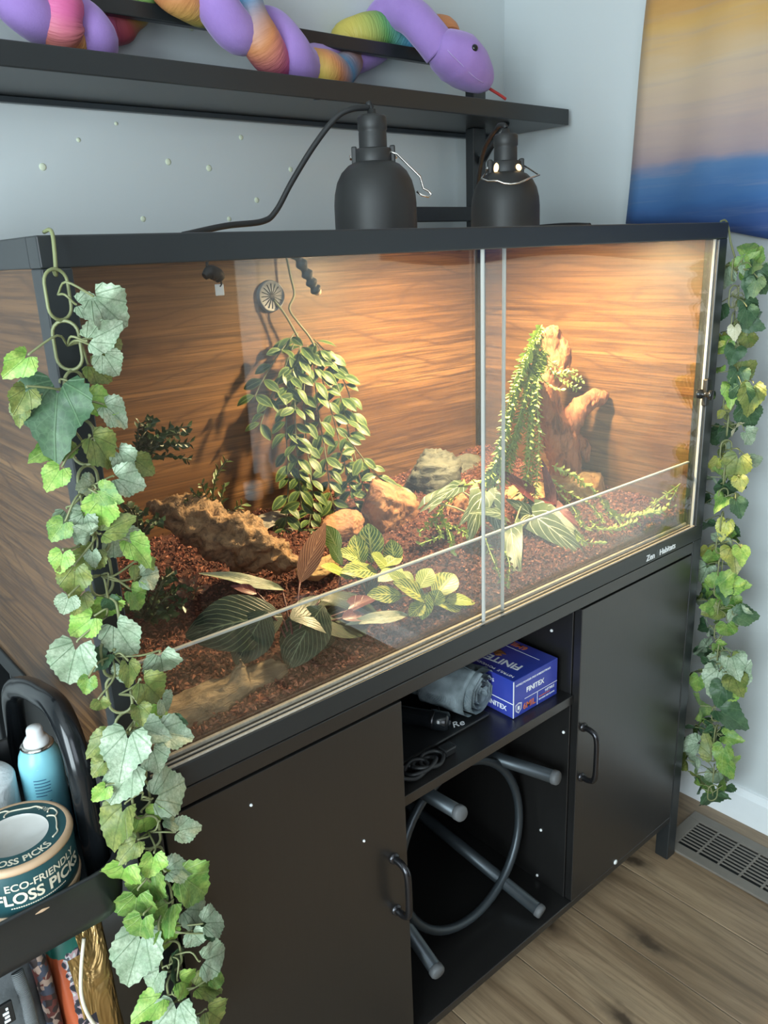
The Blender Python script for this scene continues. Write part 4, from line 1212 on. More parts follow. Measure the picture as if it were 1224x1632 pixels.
LIV = '170,490,65P 140,488,40P 158,535,50P 175,548,35O 172,575,45P 155,590,40O 33,578,45B 38,632,40O 32,652,28O 88,645,92D 95,705,55G 90,756,40B 152,640,46B 180,655,45P 160,712,55O 195,730,42P 225,740,40O 143,775,35P 165,785,35G 200,765,45P 110,830,52P 132,835,42P 160,812,46B 178,840,52O 193,862,52P 216,872,44B 98,890,35B 143,888,45O 118,920,50O 107,960,30P 127,957,35O 167,967,46B 136,993,46B 193,1012,64P 115,1050,66P 163,1048,35D 235,917,42P 216,950,40G 140,1088,25G 258,1058,60P 193,1070,30P 206,1068,36O 240,1097,56O 262,1120,36P 237,1143,46B 281,1150,25D 272,1168,50P 235,1163,45P 160,1123,26O 163,1180,38O 200,1190,66P 198,1243,60P 247,1205,40P 160,1220,28O 163,1262,30B 265,1262,62P 187,1306,56O 240,1306,52B 268,1306,38P 294,1322,36P 209,1350,35O 193,1396,50B 243,1375,35B 258,1395,35B 281,1385,38P 236,1412,50G 306,1407,56G 310,1450,60P 216,1442,60G 258,1460,60G 222,1478,50G 337,1470,40P 265,1492,40B 218,1515,68P 312,1493,30P 337,1528,45P 281,1545,60D 248,1558,40P 297,1568,42B 327,1571,40O 343,1560,30G 243,1600,42B 278,1622,55P 340,1617,42O 300,1650,50P'
RIV = '1192,395,24G 1203,411,20G 1157,430,24O 1182,427,28G 1200,425,18D 1210,441,30D 1195,452,20D 1172,476,32C 1192,484,24D 1144,495,26D 1192,500,26D 1207,511,22D 1170,526,18C 1182,519,20O 1151,538,16Y 1151,554,17Y 1192,541,24O 1171,560,24D 1143,589,22B 1184,592,30O 1165,619,25B 1182,627,30D 1198,627,36O 1155,657,25Y 1192,659,34D 1135,688,22D 1157,689,28D 1175,684,24C 1193,694,26P 1151,717,27O 1144,736,28Y 1174,739,34O 1195,736,30P 1149,758,27B 1157,778,28D 1179,767,20O 1133,765,22P 1125,804,22P 1150,800,26D 1176,805,26D 1155,839,24Y 1128,838,24D 1170,850,26G 1128,878,22Y 1181,880,22G 1150,868,26D 1123,912,34P 1140,900,28G 1145,933,36G 1168,932,26B 1119,963,36P 1163,957,28G 1178,981,32P 1141,972,26O 1128,999,32D 1157,996,26G 1120,1031,28P 1143,1031,22G 1169,1052,32P 1151,1064,28G 1143,1079,36P 1172,1085,32O 1163,1100,26B 1113,1085,26G 1116,1127,32G 1160,1138,42D 1128,1147,28B 1113,1162,30G 1143,1171,38D 1163,1171,22G 1105,1186,24P 1104,1207,28P 1122,1198,26D 1145,1198,26G 1166,1216,26B 1113,1240,26G 1125,1249,28G 1145,1237,30P 1157,1257,28D 1137,1272,36D 1150,1110,28D 1130,1058,26D 1135,945,28D'
gl = thing('ivy_garland', (.0, -.03, ZT), 'artificial ivy garland on a plastic chain at the left front corner', 'garland', 'hanging ivy garlands')
chL = hang_chain(at(86, 470, y=-.026), at(292, 1660, y=-.026), 21, gl, .004, 1.0)
tube('hook', [Vector((.012, .012, ZT + .003)), Vector((.012, -.004, ZT + .004)), Vector((.011, -.011, ZT - .004)), chL[0].lerp(Vector((.011, -.011, ZT)), .35), chL[0] + Vector((0, .001, .022))], .0018, M['vine'], gl, 8, 5)
rl = random.Random(21)
rx_ = random.Random(41)
LIV += ' ' + ' '.join('%d,%d,%d%s' % (int(a) + rx_.randint(-16, 16), int(b) + rx_.randint(-16, 16), rx_.randint(26, 42), rx_.choice('DGOOP')) for a, b, c_ in [e.split(',') for e in LIV.split()] if rx_.random() < .10 and int(b) > 800)
for s_ in LIV.split():
    a, b, c_ = s_.split(',')
    yy = -.036 + rl.uniform(-.022, .012)
    p_ = at(float(a), float(b), y=yy)
    ivy_leaf(p_, int(c_[:-1]) * 1.03 / F_PX * (p_ - CAM).length, c_[-1], chL, gl, (CAM - p_).normalized(), rl)
gr_ = thing('ivy_garland', (1.25, -.02, ZT), 'artificial ivy garland hanging beside the right end of the terrarium', 'garland', 'hanging ivy garlands')
chR = hang_chain(at(1168, 430, x=1.246), at(1136, 1262, x=1.246), 24, gr_, .006, .95)
tube('hook', [Vector((W - .012, .010, ZT + .002)), Vector((W + .004, .009, ZT + .003)), Vector((W + .012, .006, ZT - .012)), Vector((W + .018, .003, ZT - .035)), chR[0] + Vector((0, 0, .02))], .0018, M['vine'], gr_, 8, 5)
rr_ = random.Random(33)
rx_ = random.Random(40)
RIV += ' ' + ' '.join('%d,%d,%d%s' % (int(a) + rx_.randint(-13, 13), int(b) + rx_.randint(-14, 14), rx_.randint(20, 30), rx_.choice('DDGGOP')) for a, b, c_ in [e.split(',') for e in RIV.split()] if rx_.random() < (.35 if int(b) < 800 else .75) and int(b) < 1250)
for s_ in RIV.split():
    a, b, c_ = s_.split(',')
    p_ = at(float(a), float(b), x=1.252 + rr_.uniform(-.02, .035))
    if p_.x < 1.245 and p_.y > -.012: p_ = at(float(a), float(b), x=1.255)
    ivy_leaf(p_, int(c_[:-1]) * 1.15 / F_PX * (p_ - CAM).length, c_[-1], chR, gr_, (CAM - p_).normalized(), rr_)

# ------------------------------------------------------------------ inside the terrarium: bedding
def soil_z(x, y):
    t_ = min(1, max(0, (y - .03) / .45))
    return .822 + .050 * t_ ** .8 + .016 * noise.noise(Vector((x * 7, y * 7, 3))) * min(1, .25 + t_ * 3) + .012 * max(0, min(1, (x - .85) / .3))
n = Nodes('red_brown_bark_bedding')
gi = n.new('ShaderNodeNewGeometry')
c = n.ramp(gi.outputs['Random Per Island'], [(0, (.040, .012, .009)), (.4, (.16, .045, .026)), (.75, (.30, .10, .06)), (1, (.46, .20, .13))])
c = n.mix(n.math('MULTIPLY', n.noise(n.pos(), 300, 4), .6), c, (.07, .022, .014))
M['bark'] = n.done(c, .85)
n = Nodes('bedding_base'); kk = n.noise(n.pos(), 220, 5, .7); n.bump(kk, 1.0, .008)
M['soil'] = n.done(n.ramp(kk, [(.3, (.03, .010, .008)), (.55, (.115, .036, .022)), (.75, (.24, .09, .055))]), .9)
nx_, ny_ = 150, 76
vv = []; ff = []
sx0, sx1, sy0, sy1 = .020, W - .020, .029, D - .022
for j in range(ny_ + 1):
    for i in range(nx_ + 1):
        x_ = sx0 + (sx1 - sx0) * i / nx_; y_ = sy0 + (sy1 - sy0) * j / ny_
        vv.append((x_, y_, soil_z(x_, y_) + .005 * noise.noise(Vector((x_ * 60, y_ * 60, 0)))))
for j in range(ny_):
    for i in range(nx_):
        a = j * (nx_ + 1) + i; ff.append((a, a + 1, a + nx_ + 2, a + nx_ + 1))
rim = [(i, 0) for i in range(nx_ + 1)]
b0 = len(vv)
for i in range(nx_ + 1): vv.append((vv[i][0], sy0, ZS + .0145))
for i in range(nx_): ff.append((b0 + i, b0 + i + 1, i + 1, i))
me = bpy.data.meshes.new('bedding'); me.from_pydata(vv, [], ff); me.shade_smooth()
soil = link('bedding', me, M['soil'])
tag(soil, 'red-brown bark bedding covering the terrarium floor', 'bedding', kind='stuff')
rs = np.random.RandomState(4)
NCH = 26000
cx_ = rs.uniform(sx0 + .004, sx1 - .004, NCH); cy_ = sy0 + .003 + (sy1 - sy0 - .008) * rs.uniform(0, 1, NCH) ** 1.25
cz_ = np.array([soil_z(a, b) for a, b in zip(cx_, cy_)]) + rs.uniform(-.001, .006, NCH)
tet = np.array([(1, 0, -.4), (-.6, .8, -.3), (-.6, -.8, -.4), (0, 0, .7)])
sc_ = rs.uniform(.0018, .0058, (NCH, 1, 1)) * np.stack([rs.uniform(.6, 1.6, NCH), rs.uniform(.4, .8, NCH), rs.uniform(.4, .9, NCH)], -1)[:, None, :]
an = rs.uniform(0, 2 * PI, NCH); ti = rs.uniform(-.9, .9, NCH)
V = tet[None] * sc_
cz1, sz1 = np.cos(ti)[:, None], np.sin(ti)[:, None]
V = np.stack([V[..., 0] * cz1 - V[..., 2] * sz1, V[..., 1], V[..., 0] * sz1 + V[..., 2] * cz1], -1)
ca_, sa_ = np.cos(an)[:, None], np.sin(an)[:, None]
V = np.stack([V[..., 0] * ca_ - V[..., 1] * sa_, V[..., 0] * sa_ + V[..., 1] * ca_, V[..., 2]], -1) + np.stack([cx_, cy_, cz_], -1)[:, None, :]
idx = np.arange(NCH)[:, None] * 4
F_ = np.concatenate([idx + np.array(t_) for t_ in ((0, 1, 3), (1, 2, 3), (2, 0, 3), (0, 2, 1))], 0)
me = bpy.data.meshes.new('bark_chips')
me.from_pydata(V.reshape(-1, 3).tolist(), [], F_.tolist())
ch_ = link('bark_chips', me, M['bark'], soil)
tag(ch_, kind='stuff')

def atp(a, b, y, lift=.007):                                # like at(y=) but never under the bedding or outside the glass
    p_ = at(a, b, y=max(y, .038))
    for _ in range(3):
        g = soil_z(p_.x, p_.y) + lift
        if p_.z >= g: break
        q_ = at(a, b, z=g)
        p_ = q_ if q_.y > .038 else Vector((p_.x, .040, g))
    p_.x = min(max(p_.x, .03), W - .03)
    return p_

# ------------------------------------------------------------------ wood and stones
def blob_mesh(tubes, voxel, amp, freq, seed, stretch=(1, 1, 1), fine=.0015, holes=()):
    bm = bmesh.new()
    for pts, rad in tubes:
        path = catmull(pts, 6)
        for i, p_ in enumerate(path):
            r_ = interp(rad, i / (len(path) - 1))
            bmesh.ops.create_icosphere(bm, subdivisions=2, radius=r_, matrix=Matrix.Translation(p_))
    me = bpy.data.meshes.new('blob'); bm.to_mesh(me); bm.free()
    o = bpy.data.objects.new('blob', me); COL.objects.link(o)
    md = o.modifiers.new('r', 'REMESH'); md.mode = 'VOXEL'; md.voxel_size = voxel
    ms = o.modifiers.new('s', 'SMOOTH'); ms.iterations = 4; ms.factor = .6
    bpy.context.view_layer.update()
    m2 = bpy.data.meshes.new_from_object(o.evaluated_get(bpy.context.evaluated_depsgraph_get()))
    bpy.data.objects.remove(o)
    nn_ = [v.normal.copy() for v in m2.vertices]
    for v, nv in zip(m2.vertices, nn_):
        q_ = Vector((v.co.x * stretch[0], v.co.y * stretch[1], v.co.z * stretch[2])) * freq
        d_ = amp * noise.fractal(q_ + Vector((seed, 0, 0)), 1.0, 2.0, 4) + fine * noise.noise(q_ * 7)
        for hc, hr, hd in holes:
            l_ = (v.co - hc).length
            if l_ < hr: d_ -= hd * (1 - (l_ / hr) ** 2)
        v.co += nv * d_
    m2.shade_smooth()
    return m2
def wood_mat(name, a, b, dark, sc=(1, 1, 1), freq=40):
    n = Nodes(name)
    g1 = n.noise(n.mapping(n.pos(), sc), freq, 5, .65, .6)
    g2 = n.noise(n.pos(), 14, 3)
    c = n.mix(g2, a, b)
    c = n.mix(n.ramp(g1, [(.35, (.85, .85, .85)), (.55, (0, 0, 0))]), c, dark)
    n.bump(g1, 1.0, .006)
    return n.done(c, .75)
M['drift'] = wood_mat('driftwood_red', (.27, .088, .036), (.42, .17, .075), (.075, .024, .011), (1, 1, .35), 55)
M['cork'] = wood_mat('cork_bark', (.28, .15, .065), (.42, .26, .13), (.06, .032, .016), (1, 1, 1), 60)
M['log'] = wood_mat('weathered_log', (.20, .135, .075), (.34, .25, .15), (.06, .04, .022), (.35, 1, 1), 70)

def body(name, me, mat, label, cat, group=None):
    o = link(name, me, mat)
    return tag(o, label, cat, group)
Pd = lambda a, b, y: at(a, b, y=y)
hol = [(Pd(849, 627, .232), .010, .012), (Pd(872, 672, .225), .009, .012), (Pd(893, 700, .22), .011, .014), (Pd(862, 692, .228), .008, .010), (Pd(905, 713, .22), .006, .008)]
me = blob_mesh([
    ([Pd(878, 530, .290), Pd(886, 552, .288), Pd(888, 580, .285), Pd(880, 610, .28)], [.019, .026, .027, .024]),
    ([Pd(853, 618, .262), Pd(862, 640, .264), Pd(880, 680, .266), Pd(898, 725, .262), Pd(898, 770, .255), Pd(885, 810, .245)], [.013, .024, .034, .036, .034, .040]),
    ([Pd(880, 610, .28), Pd(878, 650, .272), Pd(888, 700, .265)], [.020, .026, .03]),
    ([Pd(895, 690, .262), Pd(918, 660, .25), Pd(940, 638, .238), Pd(957, 632, .230)], [.026, .024, .020, .014]),
    ([Pd(915, 700, .258), Pd(930, 712, .255), Pd(938, 735, .25)], [.016, .013, .009]),
    ([Pd(900, 760, .255), Pd(925, 790, .235), Pd(945, 815, .215)], [.024, .02, .014])],
    .0045, .010, 26, 5, (1, 1, .5), .003, hol)
drift = body('driftwood', me, M['drift'], 'upright reddish driftwood with a side arm at the right of the terrarium', 'driftwood')
me = blob_mesh([([Pd(256, 808, .33), Pd(305, 826, .315), Pd(355, 848, .30), Pd(405, 868, .285), Pd(452, 892, .27)], [.016, .030, .038, .036, .022]),
                ([Pd(300, 845, .34), Pd(350, 872, .33), Pd(400, 892, .31)], [.018, .024, .022])], .0045, .016, 30, 11, (1, 1, 1.6), .005)
cork = body('cork_bark', me, M['cork'], 'rough tan cork bark slab leaning across the left of the terrarium', 'bark')
me = blob_mesh([([Vector((.045, .062, .826)), Vector((.10, .066, .826)), Vector((.16, .072, .828)), Vector((.205, .080, .830))], [.030, .029, .027, .024]),
                ([Vector((.175, .074, .838)), Vector((.192, .070, .856)), Vector((.190, .068, .872))], [.018, .012, .006]),
                ([Vector((.20, .080, .832)), Vector((.235, .076, .836)), Vector((.246, .074, .838))], [.022, .017, .010])], .0045, .008, 34, 2, (.4, 1, 1), .0025)
log_ = body('forked_log', me, M['log'], 'pale weathered log with a pointed fork at the front left inside the glass', 'log')

def rock(name, c_, size, seed, mat, label, rough=.28, strata=0.0, rotz=0.0, sub=5):
    bm = bmesh.new()
    bmesh.ops.create_icosphere(bm, subdivisions=sub, radius=1.0)
    S = Vector(size)
    pls = planes(seed)
    for v in bm.verts:
        d_ = v.co.normalized()
        k_ = 1 + rough * .8 * noise.noise(d_ * 1.3 + Vector((seed, 0, 0)))
        for pn, pd in pls:                                 # broken faces
            t_ = d_.dot(pn) * k_
            if t_ > pd: k_ *= pd / t_
        rg = 1 - abs(noise.noise(d_ * 3.4 + Vector((0, seed, 0))))
        k_ += rough * (.30 * (rg - .75) + .16 * noise.noise(d_ * 7 + Vector((seed, 1, 2))) + .09 * noise.noise(d_ * 16 + Vector((seed, 3, 2))))
        if strata:
            q_ = d_.z * strata * 2.2 + .5 * noise.noise(d_ * 2.0 + Vector((seed, 5, 1)))
            k_ *= 1 + .075 * (abs((q_ % 1.0) - .5) * 2 - .5)
        v.co = Vector((d_.x * k_ * S.x, d_.y * k_ * S.y, d_.z * k_ * S.z))
    bmesh.ops.rotate(bm, verts=bm.verts, cent=(0, 0, 0), matrix=Matrix.Rotation(rotz, 3, 'Z'))
    bmesh.ops.translate(bm, verts=bm.verts, vec=c_)
    for f_ in bm.faces: f_.smooth = True
    o = link(name, bm, mat)
    return tag(o, label, 'rock', 'terrarium rocks')
def planes(seed):
    r_ = random.Random(seed * 7 + 1)
    return [(Vector((r_.gauss(0, 1), r_.gauss(0, 1), r_.gauss(0, 1))).normalized(), r_.uniform(.60, .85)) for _ in range(14)]
M['rockG'] = wood_mat('grey_green_stone', (.062, .068, .056), (.15, .155, .12), (.018, .020, .018), (1, 1, 2.0), 30)
M['rockO'] = wood_mat('orange_stone', (.28, .115, .05), (.44, .23, .11), (.11, .036, .02), (1, 1, 1), 26)
M['rockY'] = wood_mat('ochre_stone', (.42, .25, .09), (.55, .37, .17), (.20, .095, .035), (1, 1, 1), 22)
M['slate'] = wood_mat('pale_slate', (.24, .22, .18), (.36, .33, .27), (.08, .07, .055), (1, 1, 4), 30)
rock('grey_rock', Pd(692, 765, .475), (.092, .070, .098), 3, M['rockG'], 'large layered grey-green rock by the back wall of the terrarium', strata=2.5, rotz=.4)
rock('grey_rock', Pd(750, 760, .49), (.090, .055, .052), 8, M['rockG'], 'low flat grey-green rock extending right from the layered rock', .2, 1.5, .1)
rock('orange_rock', Pd(615, 815, .385), (.085, .066, .078), 5, M['rockO'], 'orange-brown rock between the hanging plant and the grey rock', .3, 0, .3)
rock('orange_rock', Pd(733, 812, .33), (.042, .034, .038), 12, M['rockO'], 'small orange rock in front of the grey rock', .2)
rock('ochre_rock', Pd(838, 800, .30), (.110, .06, .050), 14, M['rockY'], 'ochre rock slab left of the driftwood base', .18, 1.0, -.2)
rock('ochre_rock', Pd(915, 778, .245), (.095, .055, .055), 17, M['rockY'], 'ochre rock under the right foot of the driftwood', .2, 0, .3)
rock('ochre_rock', Pd(925, 835, .17), (.035, .03, .028), 19, M['rockO'], 'small orange-brown rock in front of the driftwood foot', .2)
rock('slate_rock', Pd(425, 832, .50), (.060, .030, .014), 23, M['slate'], 'flat pale slate lying by the back wall behind the hanging plant', .12, 0, .2)
rock('slate_rock', Pd(468, 850, .46), (.045, .03, .014), 26, M['slate'], 'flat pale slate just right of the other slate', .12, 0, -.3)
rock('brown_rock', Pd(545, 840, .37), (.05, .035, .035), 29, M['rockO'], 'brown rock half hidden under the hanging plant leaves', .25)
rock('ochre_rock', Pd(512, 905, .26), (.045, .03, .022), 31, M['rockY'], 'tan rock at the foot of the striped brown leaf', .2)

# ------------------------------------------------------------------ plants
def place_leaf(me, B, T_, parent, wid=None, nrm=None, r_=rnd, name='leaf', tilt=.35):
    B, T_ = Vector(B), Vector(T_)
    L_ = (T_ - B).length
    face = nrm if nrm is not None else ((CAM - B).normalized() * .7 + Z_ * .6)
    face = face + Vector((r_.uniform(-tilt, tilt), r_.uniform(-tilt, tilt), r_.uniform(-tilt, tilt)))
    q_ = orient(T_ - B, face)
    w_ = L_ if wid is None else wid
    return inst(name, me, B, parent, q_, (w_, L_, L_))

# trailing plant with waxy leaves hung from a suction cup
M['hoya'] = vein_mat('waxy_green_leaf', (.022, .055, .016), (.042, .082, .022), (.13, .18, .06), freq=5, width=.02, mid=.10, rough=.42, edge=(.15, .20, .05))
M['stemG'] = plain('green_brown_stem', (.10, .11, .05), .5)
HM = [leaf_mesh('leaf', 'ellipse', M['hoya'], s_, fold=.28, curl=.18 + .1 * s_, wave=.02, wid=.24) for s_ in range(3)]
hoya = thing('trailing_plant', Pd(475, 520, .56), 'trailing waxy-leaved plant hanging from a suction cup on the back wall', 'plant')
YB = D - .019
sc0 = at(430, 472, y=YB)
lathe('suction_cup', [(0, .0075), (.012, .0075), (.024, .0065), (.0265, .0085), (.0285, .008), (.030, .001), (.030, 0)], sc0, plain('dark_grey_rubber', (.14, .145, .15), .5), hoya, 30, Vector((0, -1, 0)))
bm = bmesh.new()
for k in range(8):
    a = PI * k / 8
    dv = Vector((math.cos(a), 0, math.sin(a)))
    add_tube(bm, [sc0 + Vector((0, -.0075, 0)) + dv * .023, sc0 + Vector((0, -.0080, 0)), sc0 + Vector((0, -.0075, 0)) - dv * .023], .0009, 5)
link('cup_rib', bm, M['black'], hoya)
ST = [
    ([(455, 402, .575), (463, 440, .57), (469, 470, .565), (461, 492, .56), (476, 515, .555), (492, 535, .55), (505, 558, .545)], 0),
    ([(436, 478, .565), (452, 498, .56), (468, 525, .555), (480, 548, .55)], 0),
    ([(475, 530, .555), (452, 590, .55), (428, 640, .545), (412, 685, .54)], 7),
    ([(470, 530, .555), (446, 562, .55), (422, 600, .545), (402, 640, .54)], 5),
    ([(482, 545, .55), (462, 600, .54), (456, 680, .52), (460, 760, .49), (456, 830, .46), (462, 872, .44)], 17),
    ([(490, 550, .55), (484, 640, .525), (490, 720, .50), (498, 790, .46), (490, 850, .43)], 16),
    ([(498, 552, .55), (505, 640, .525), (518, 720, .495), (528, 790, .455), (538, 835, .43)], 16),
    ([(505, 548, .545), (538, 615, .525), (556, 690, .495), (575, 760, .45), (598, 828, .41), (612, 855, .39)], 18),
    ([(500, 540, .55), (530, 575, .54), (555, 625, .525), (568, 690, .50)], 9),
    ([(500, 560, .545), (524, 640, .525), (545, 720, .49), (562, 790, .445), (588, 840, .41)], 17),
    ([(548, 690, .48), (586, 740, .44), (614, 770, .42), (642, 790, .40)], 9),
    ([(478, 550, .55), (470, 640, .52), (474, 730, .49), (480, 810, .45)], 14),
]
rh = random.Random(5)
for pts, nl in ST:
    P3 = catmull([at(a, b, y=c_) for a, b, c_ in pts], 8)
    tube('stem', P3[::2] + ([P3[-1]] if len(P3) % 2 == 0 else []), .0024 if nl == 0 else .0013, M['stemG'], hoya, 6, spline=False)
    for k in range(nl):
        t_ = (k + .6) / nl
        i_ = min(len(P3) - 2, int(t_ * (len(P3) - 1)))
        p_ = P3[i_]; td = (P3[i_ + 1] - P3[i_]).normalized()
        for sg in (-1, 1):
            if rh.random() < .20: continue
            side = RIGHT * sg + Vector((0, -.25, 0)) + Vector((rh.uniform(-.4, .4), rh.uniform(-.5, .2), rh.uniform(-.3, .3)))
            d_ = (side.normalized() * .75 + td * .55 + Z_ * rh.uniform(-.25, .25)).normalized()
            L_ = rh.uniform(.030, .043)
            place_leaf(rh.choice(HM), p_ + d_ * .003, p_ + d_ * L_, hoya, L_, r_=rh, tilt=.45)

# small-leaved light green vine over the driftwood
M['stringG'] = plain('light_green_vine', (.30, .40, .09), .5, var=.3, scale=90)
vine = thing('draped_vine', Pd(862, 520, .25), 'light green small-leaved vine draped over the driftwood', 'plant')
GS = {}
def strand3(L):
    out = []
    for e in L:
        if len(e) == 3: out.append(atp(e[0], e[1], e[2]))
        else:
            out.append(atp(e[0], e[1], .6, .010))
    return out
def bead_leaves(bm, P3, step, L_, r_, wide=.42):
    """pairs of tiny pointed leaves along a strand, all in one mesh"""
    acc = 0.0
    for i in range(1, len(P3)):
        seg_ = (P3[i] - P3[i - 1]); l_ = seg_.length
        if l_ < 1e-6: continue
        td = seg_ / l_
        acc += l_
        while acc >= step:
            acc -= step
            p_ = P3[i] - td * acc
            b0_ = td.orthogonal().normalized()
            b0_ = Quaternion(td, r_.uniform(0, 2 * PI)) @ b0_
            for sg in (1, -1):
                d_ = (b0_ * sg * .8 + td * .6).normalized()
                n_ = d_.cross(td).normalized() if d_.cross(td).length > 1e-4 else Z_
                up_ = n_.cross(d_)
                q_ = L_ * r_.uniform(.7, 1.2)
                w_ = q_ * wide
                v0 = bm.verts.new(p_); v1 = bm.verts.new(p_ + d_ * q_ * .55 + n_ * w_ * .55 + up_ * .12 * q_)
                v2 = bm.verts.new(p_ + d_ * q_); v3 = bm.verts.new(p_ + d_ * q_ * .55 - n_ * w_ * .55 + up_ * .12 * q_)
                v4 = bm.verts.new(p_ + d_ * q_ * .5 - up_ * q_ * .06)
                for f_ in ((v0, v1, v4), (v1, v2, v4), (v2, v3, v4), (v3, v0, v4)):
                    bm.faces.new(f_).smooth = True
STR = [
    [(864, 518, .270), (846, 548, .245), (822, 600, .228), (806, 660, .220), (794, 720, .215), (785, 780, .21), (778, 825, .20)],
    [(862, 530, .262), (836, 585, .236), (818, 640, .226), (800, 700, .22), (786, 745, .215), (768, 775, .22)],
    [(866, 552, .252), (848, 598, .232), (832, 660, .222), (818, 720, .216), (802, 770, .21)],
    [(868, 556, .250), (852, 610, .226), (842, 680, .218), (838, 740, .212), (830, 785, .205)],
    [(870, 560, .250), (848, 620, .222), (850, 690, .215), (848, 750, .208), (842, 800, .20)],
    [(872, 572, .250), (892, 588, .236), (912, 598, .226), (926, 606, .222)],
    [(868, 578, .248), (890, 602, .230), (908, 612, .222), (920, 620, .218)],
    [(866, 570, .248), (880, 592, .232), (900, 596, .228), (915, 590, .226)],
    [(864, 575, .246), (858, 592, .232), (872, 612, .226), (896, 622, .216)],
    [(856, 560, .250), (838, 625, .224), (820, 690, .218), (806, 735, .214), (790, 760, .212)],
    [(860, 545, .255), (830, 610, .230), (812, 670, .222), (796, 735, .22), (774, 790, .215)],
    [(850, 640, .222), (822, 700, .22), (790, 742, .225), (762, 770, .25), (735, 772, .29)],
    [(852, 740, .21), (836, 790, .20), (845, 830, .185)],
    [(742, 775), (712, 802), (690, 830), (668, 848)], [(690, 828), (702, 852), (668, 868)], [(700, 830), (728, 842), (745, 850)], [(700, 815), (716, 850), (722, 880)],
    [(880, 742, .21), (920, 762, .20), (955, 792, .18), (985, 825, .13), (1010, 842, .10)],
    [(870, 758, .208), (900, 782, .20), (940, 804, .18), (962, 832, .15)],
    [(958, 800, .16), (985, 822, .12), (1000, 850, .10)], [(875, 770, .205), (910, 805, .185), (935, 840, .16), (935, 872, .12)],
    [(1018, 818), (1045, 800, .09), (1066, 786, .09)], [(1038, 818), (1066, 806, .07), (1093, 800, .06)], [(1000, 828), (1030, 812, .10), (1046, 808, .09)],
    [(860, 800, .20), (900, 832, .17), (930, 862, .13), (920, 890, .09)], [(940, 830, .16), (965, 845, .12), (978, 862, .09)], [(800, 870, .12), (812, 900, .09), (808, 935, .05)], [(770, 850, .16), (785, 890, .12), (800, 925, .07)],
]
rv_ = random.Random(9)
bmL = bmesh.new()
for L in STR:
    P3 = catmull(strand3(L), 8)
    tube('strand', P3, .0011, M['stringG'], vine, 5, spline=False)
    bead_leaves(bmL, P3, *((.0062, .0145) if len(L) > 4 else (.0105, .0115)), rv_, .5)
    if len(L) > 4 and L[0][1] < 640:
        off_ = Vector((rv_.uniform(-.014, .014), rv_.uniform(-.012, .004), rv_.uniform(-.01, .01)))
        P4 = [p_ + off_ * min(1, 4 * k_ / len(P3)) for k_, p_ in enumerate(P3)]
        tube('strand', P4, .0011, M['stringG'], vine, 5, spline=False)
        bead_leaves(bmL, P4, .0062, .0145, rv_, .5)
sl_ = link('small_leaves', bmL, M['stringG'], vine)
tag(sl_, kind='stuff')

def sprig_plant(name, strands, mat, label, step, L_, seed, stem=.0014, wide=.55):
    t = thing(name, strands[0][0] if isinstance(strands[0][0], Vector) else strand3(strands[0])[0], label, 'plant')
    r_ = random.Random(seed); bm = bmesh.new()
    for L in strands:
        P3 = catmull(strand3(L), 8)
        tube('stem', P3, stem, M['stemG'], t, 5, spline=False)
        bead_leaves(bm, P3, step, L_, r_, wide)
    o = link('small_leaves', bm, mat, t); tag(o, kind='stuff')
    return t
M['box1'] = plain('dark_green_small_leaf', (.035, .080, .025), .38, var=.5, scale=70)
M['box2'] = plain('mid_green_small_leaf', (.11, .17, .045), .4, var=.4, scale=70)
def bush(cx, cy, y0, spread, rise, nst, seed, bias=(0, 0)):
    r_ = random.Random(seed); out = []
    for k in range(nst):
        dx = r_.uniform(-1, 1) * spread + bias[0]; dy = -r_.uniform(.1, 1) * rise + bias[1]
        out.append([(cx + dx * .05, cy, y0), (cx + dx * .5, cy + dy * .7, y0 + r_.uniform(-.02, .02)), (cx + dx, cy + dy + abs(dx) * .12, y0 + r_.uniform(-.045, .03))])
    return out
sprig_plant('leafy_sprig', bush(215, 740, .27, 70, 75, 16, 2, (25, 0)), M['box1'], 'dark green leafy sprig plant by the left ivy, upper of two', .008, .0125, 4)
sprig_plant('leafy_sprig', bush(235, 990, .16, 55, 90, 16, 5, (15, 0)), M['box1'], 'dark green leafy sprig plant low behind the left ivy garland', .0078, .012, 6)
sprig_plant('leafy_sprig', bush(222, 860, .26, 40, 60, 12, 8, (0, 0)), M['box1'], 'dark leafy sprig plant in the shade left of the cork bark', .0078, .012, 7)
sprig_plant('fern_sprig', [[(355, 838, .33), (340, 800, .32), (345, 760, .31), (362, 732, .30)], [(352, 838, .33), (325, 800, .32), (305, 782, .31)], [(360, 842, .325), (372, 815, .31), (385, 805, .30)], [(350, 838, .33), (352, 800, .315), (358, 770, .31)], [(362, 846, .325), (392, 840, .31), (415, 850, .30)], [(350, 832, .33), (318, 812, .32), (292, 800, .31)], [(345, 836, .33), (330, 795, .33), (322, 770, .32)]], M['box2'], 'pale green fern sprig growing over the cork bark', .0085, .0145, 12, wide=.4)
sprig_plant('moss_tuft', bush(305, 955, .15, 22, 40, 12, 14), plain('dried_red_moss', (.20, .085, .05), .7, var=.4), 'dried reddish moss tuft beside the low left sprig', .006, .008, 15, .001)

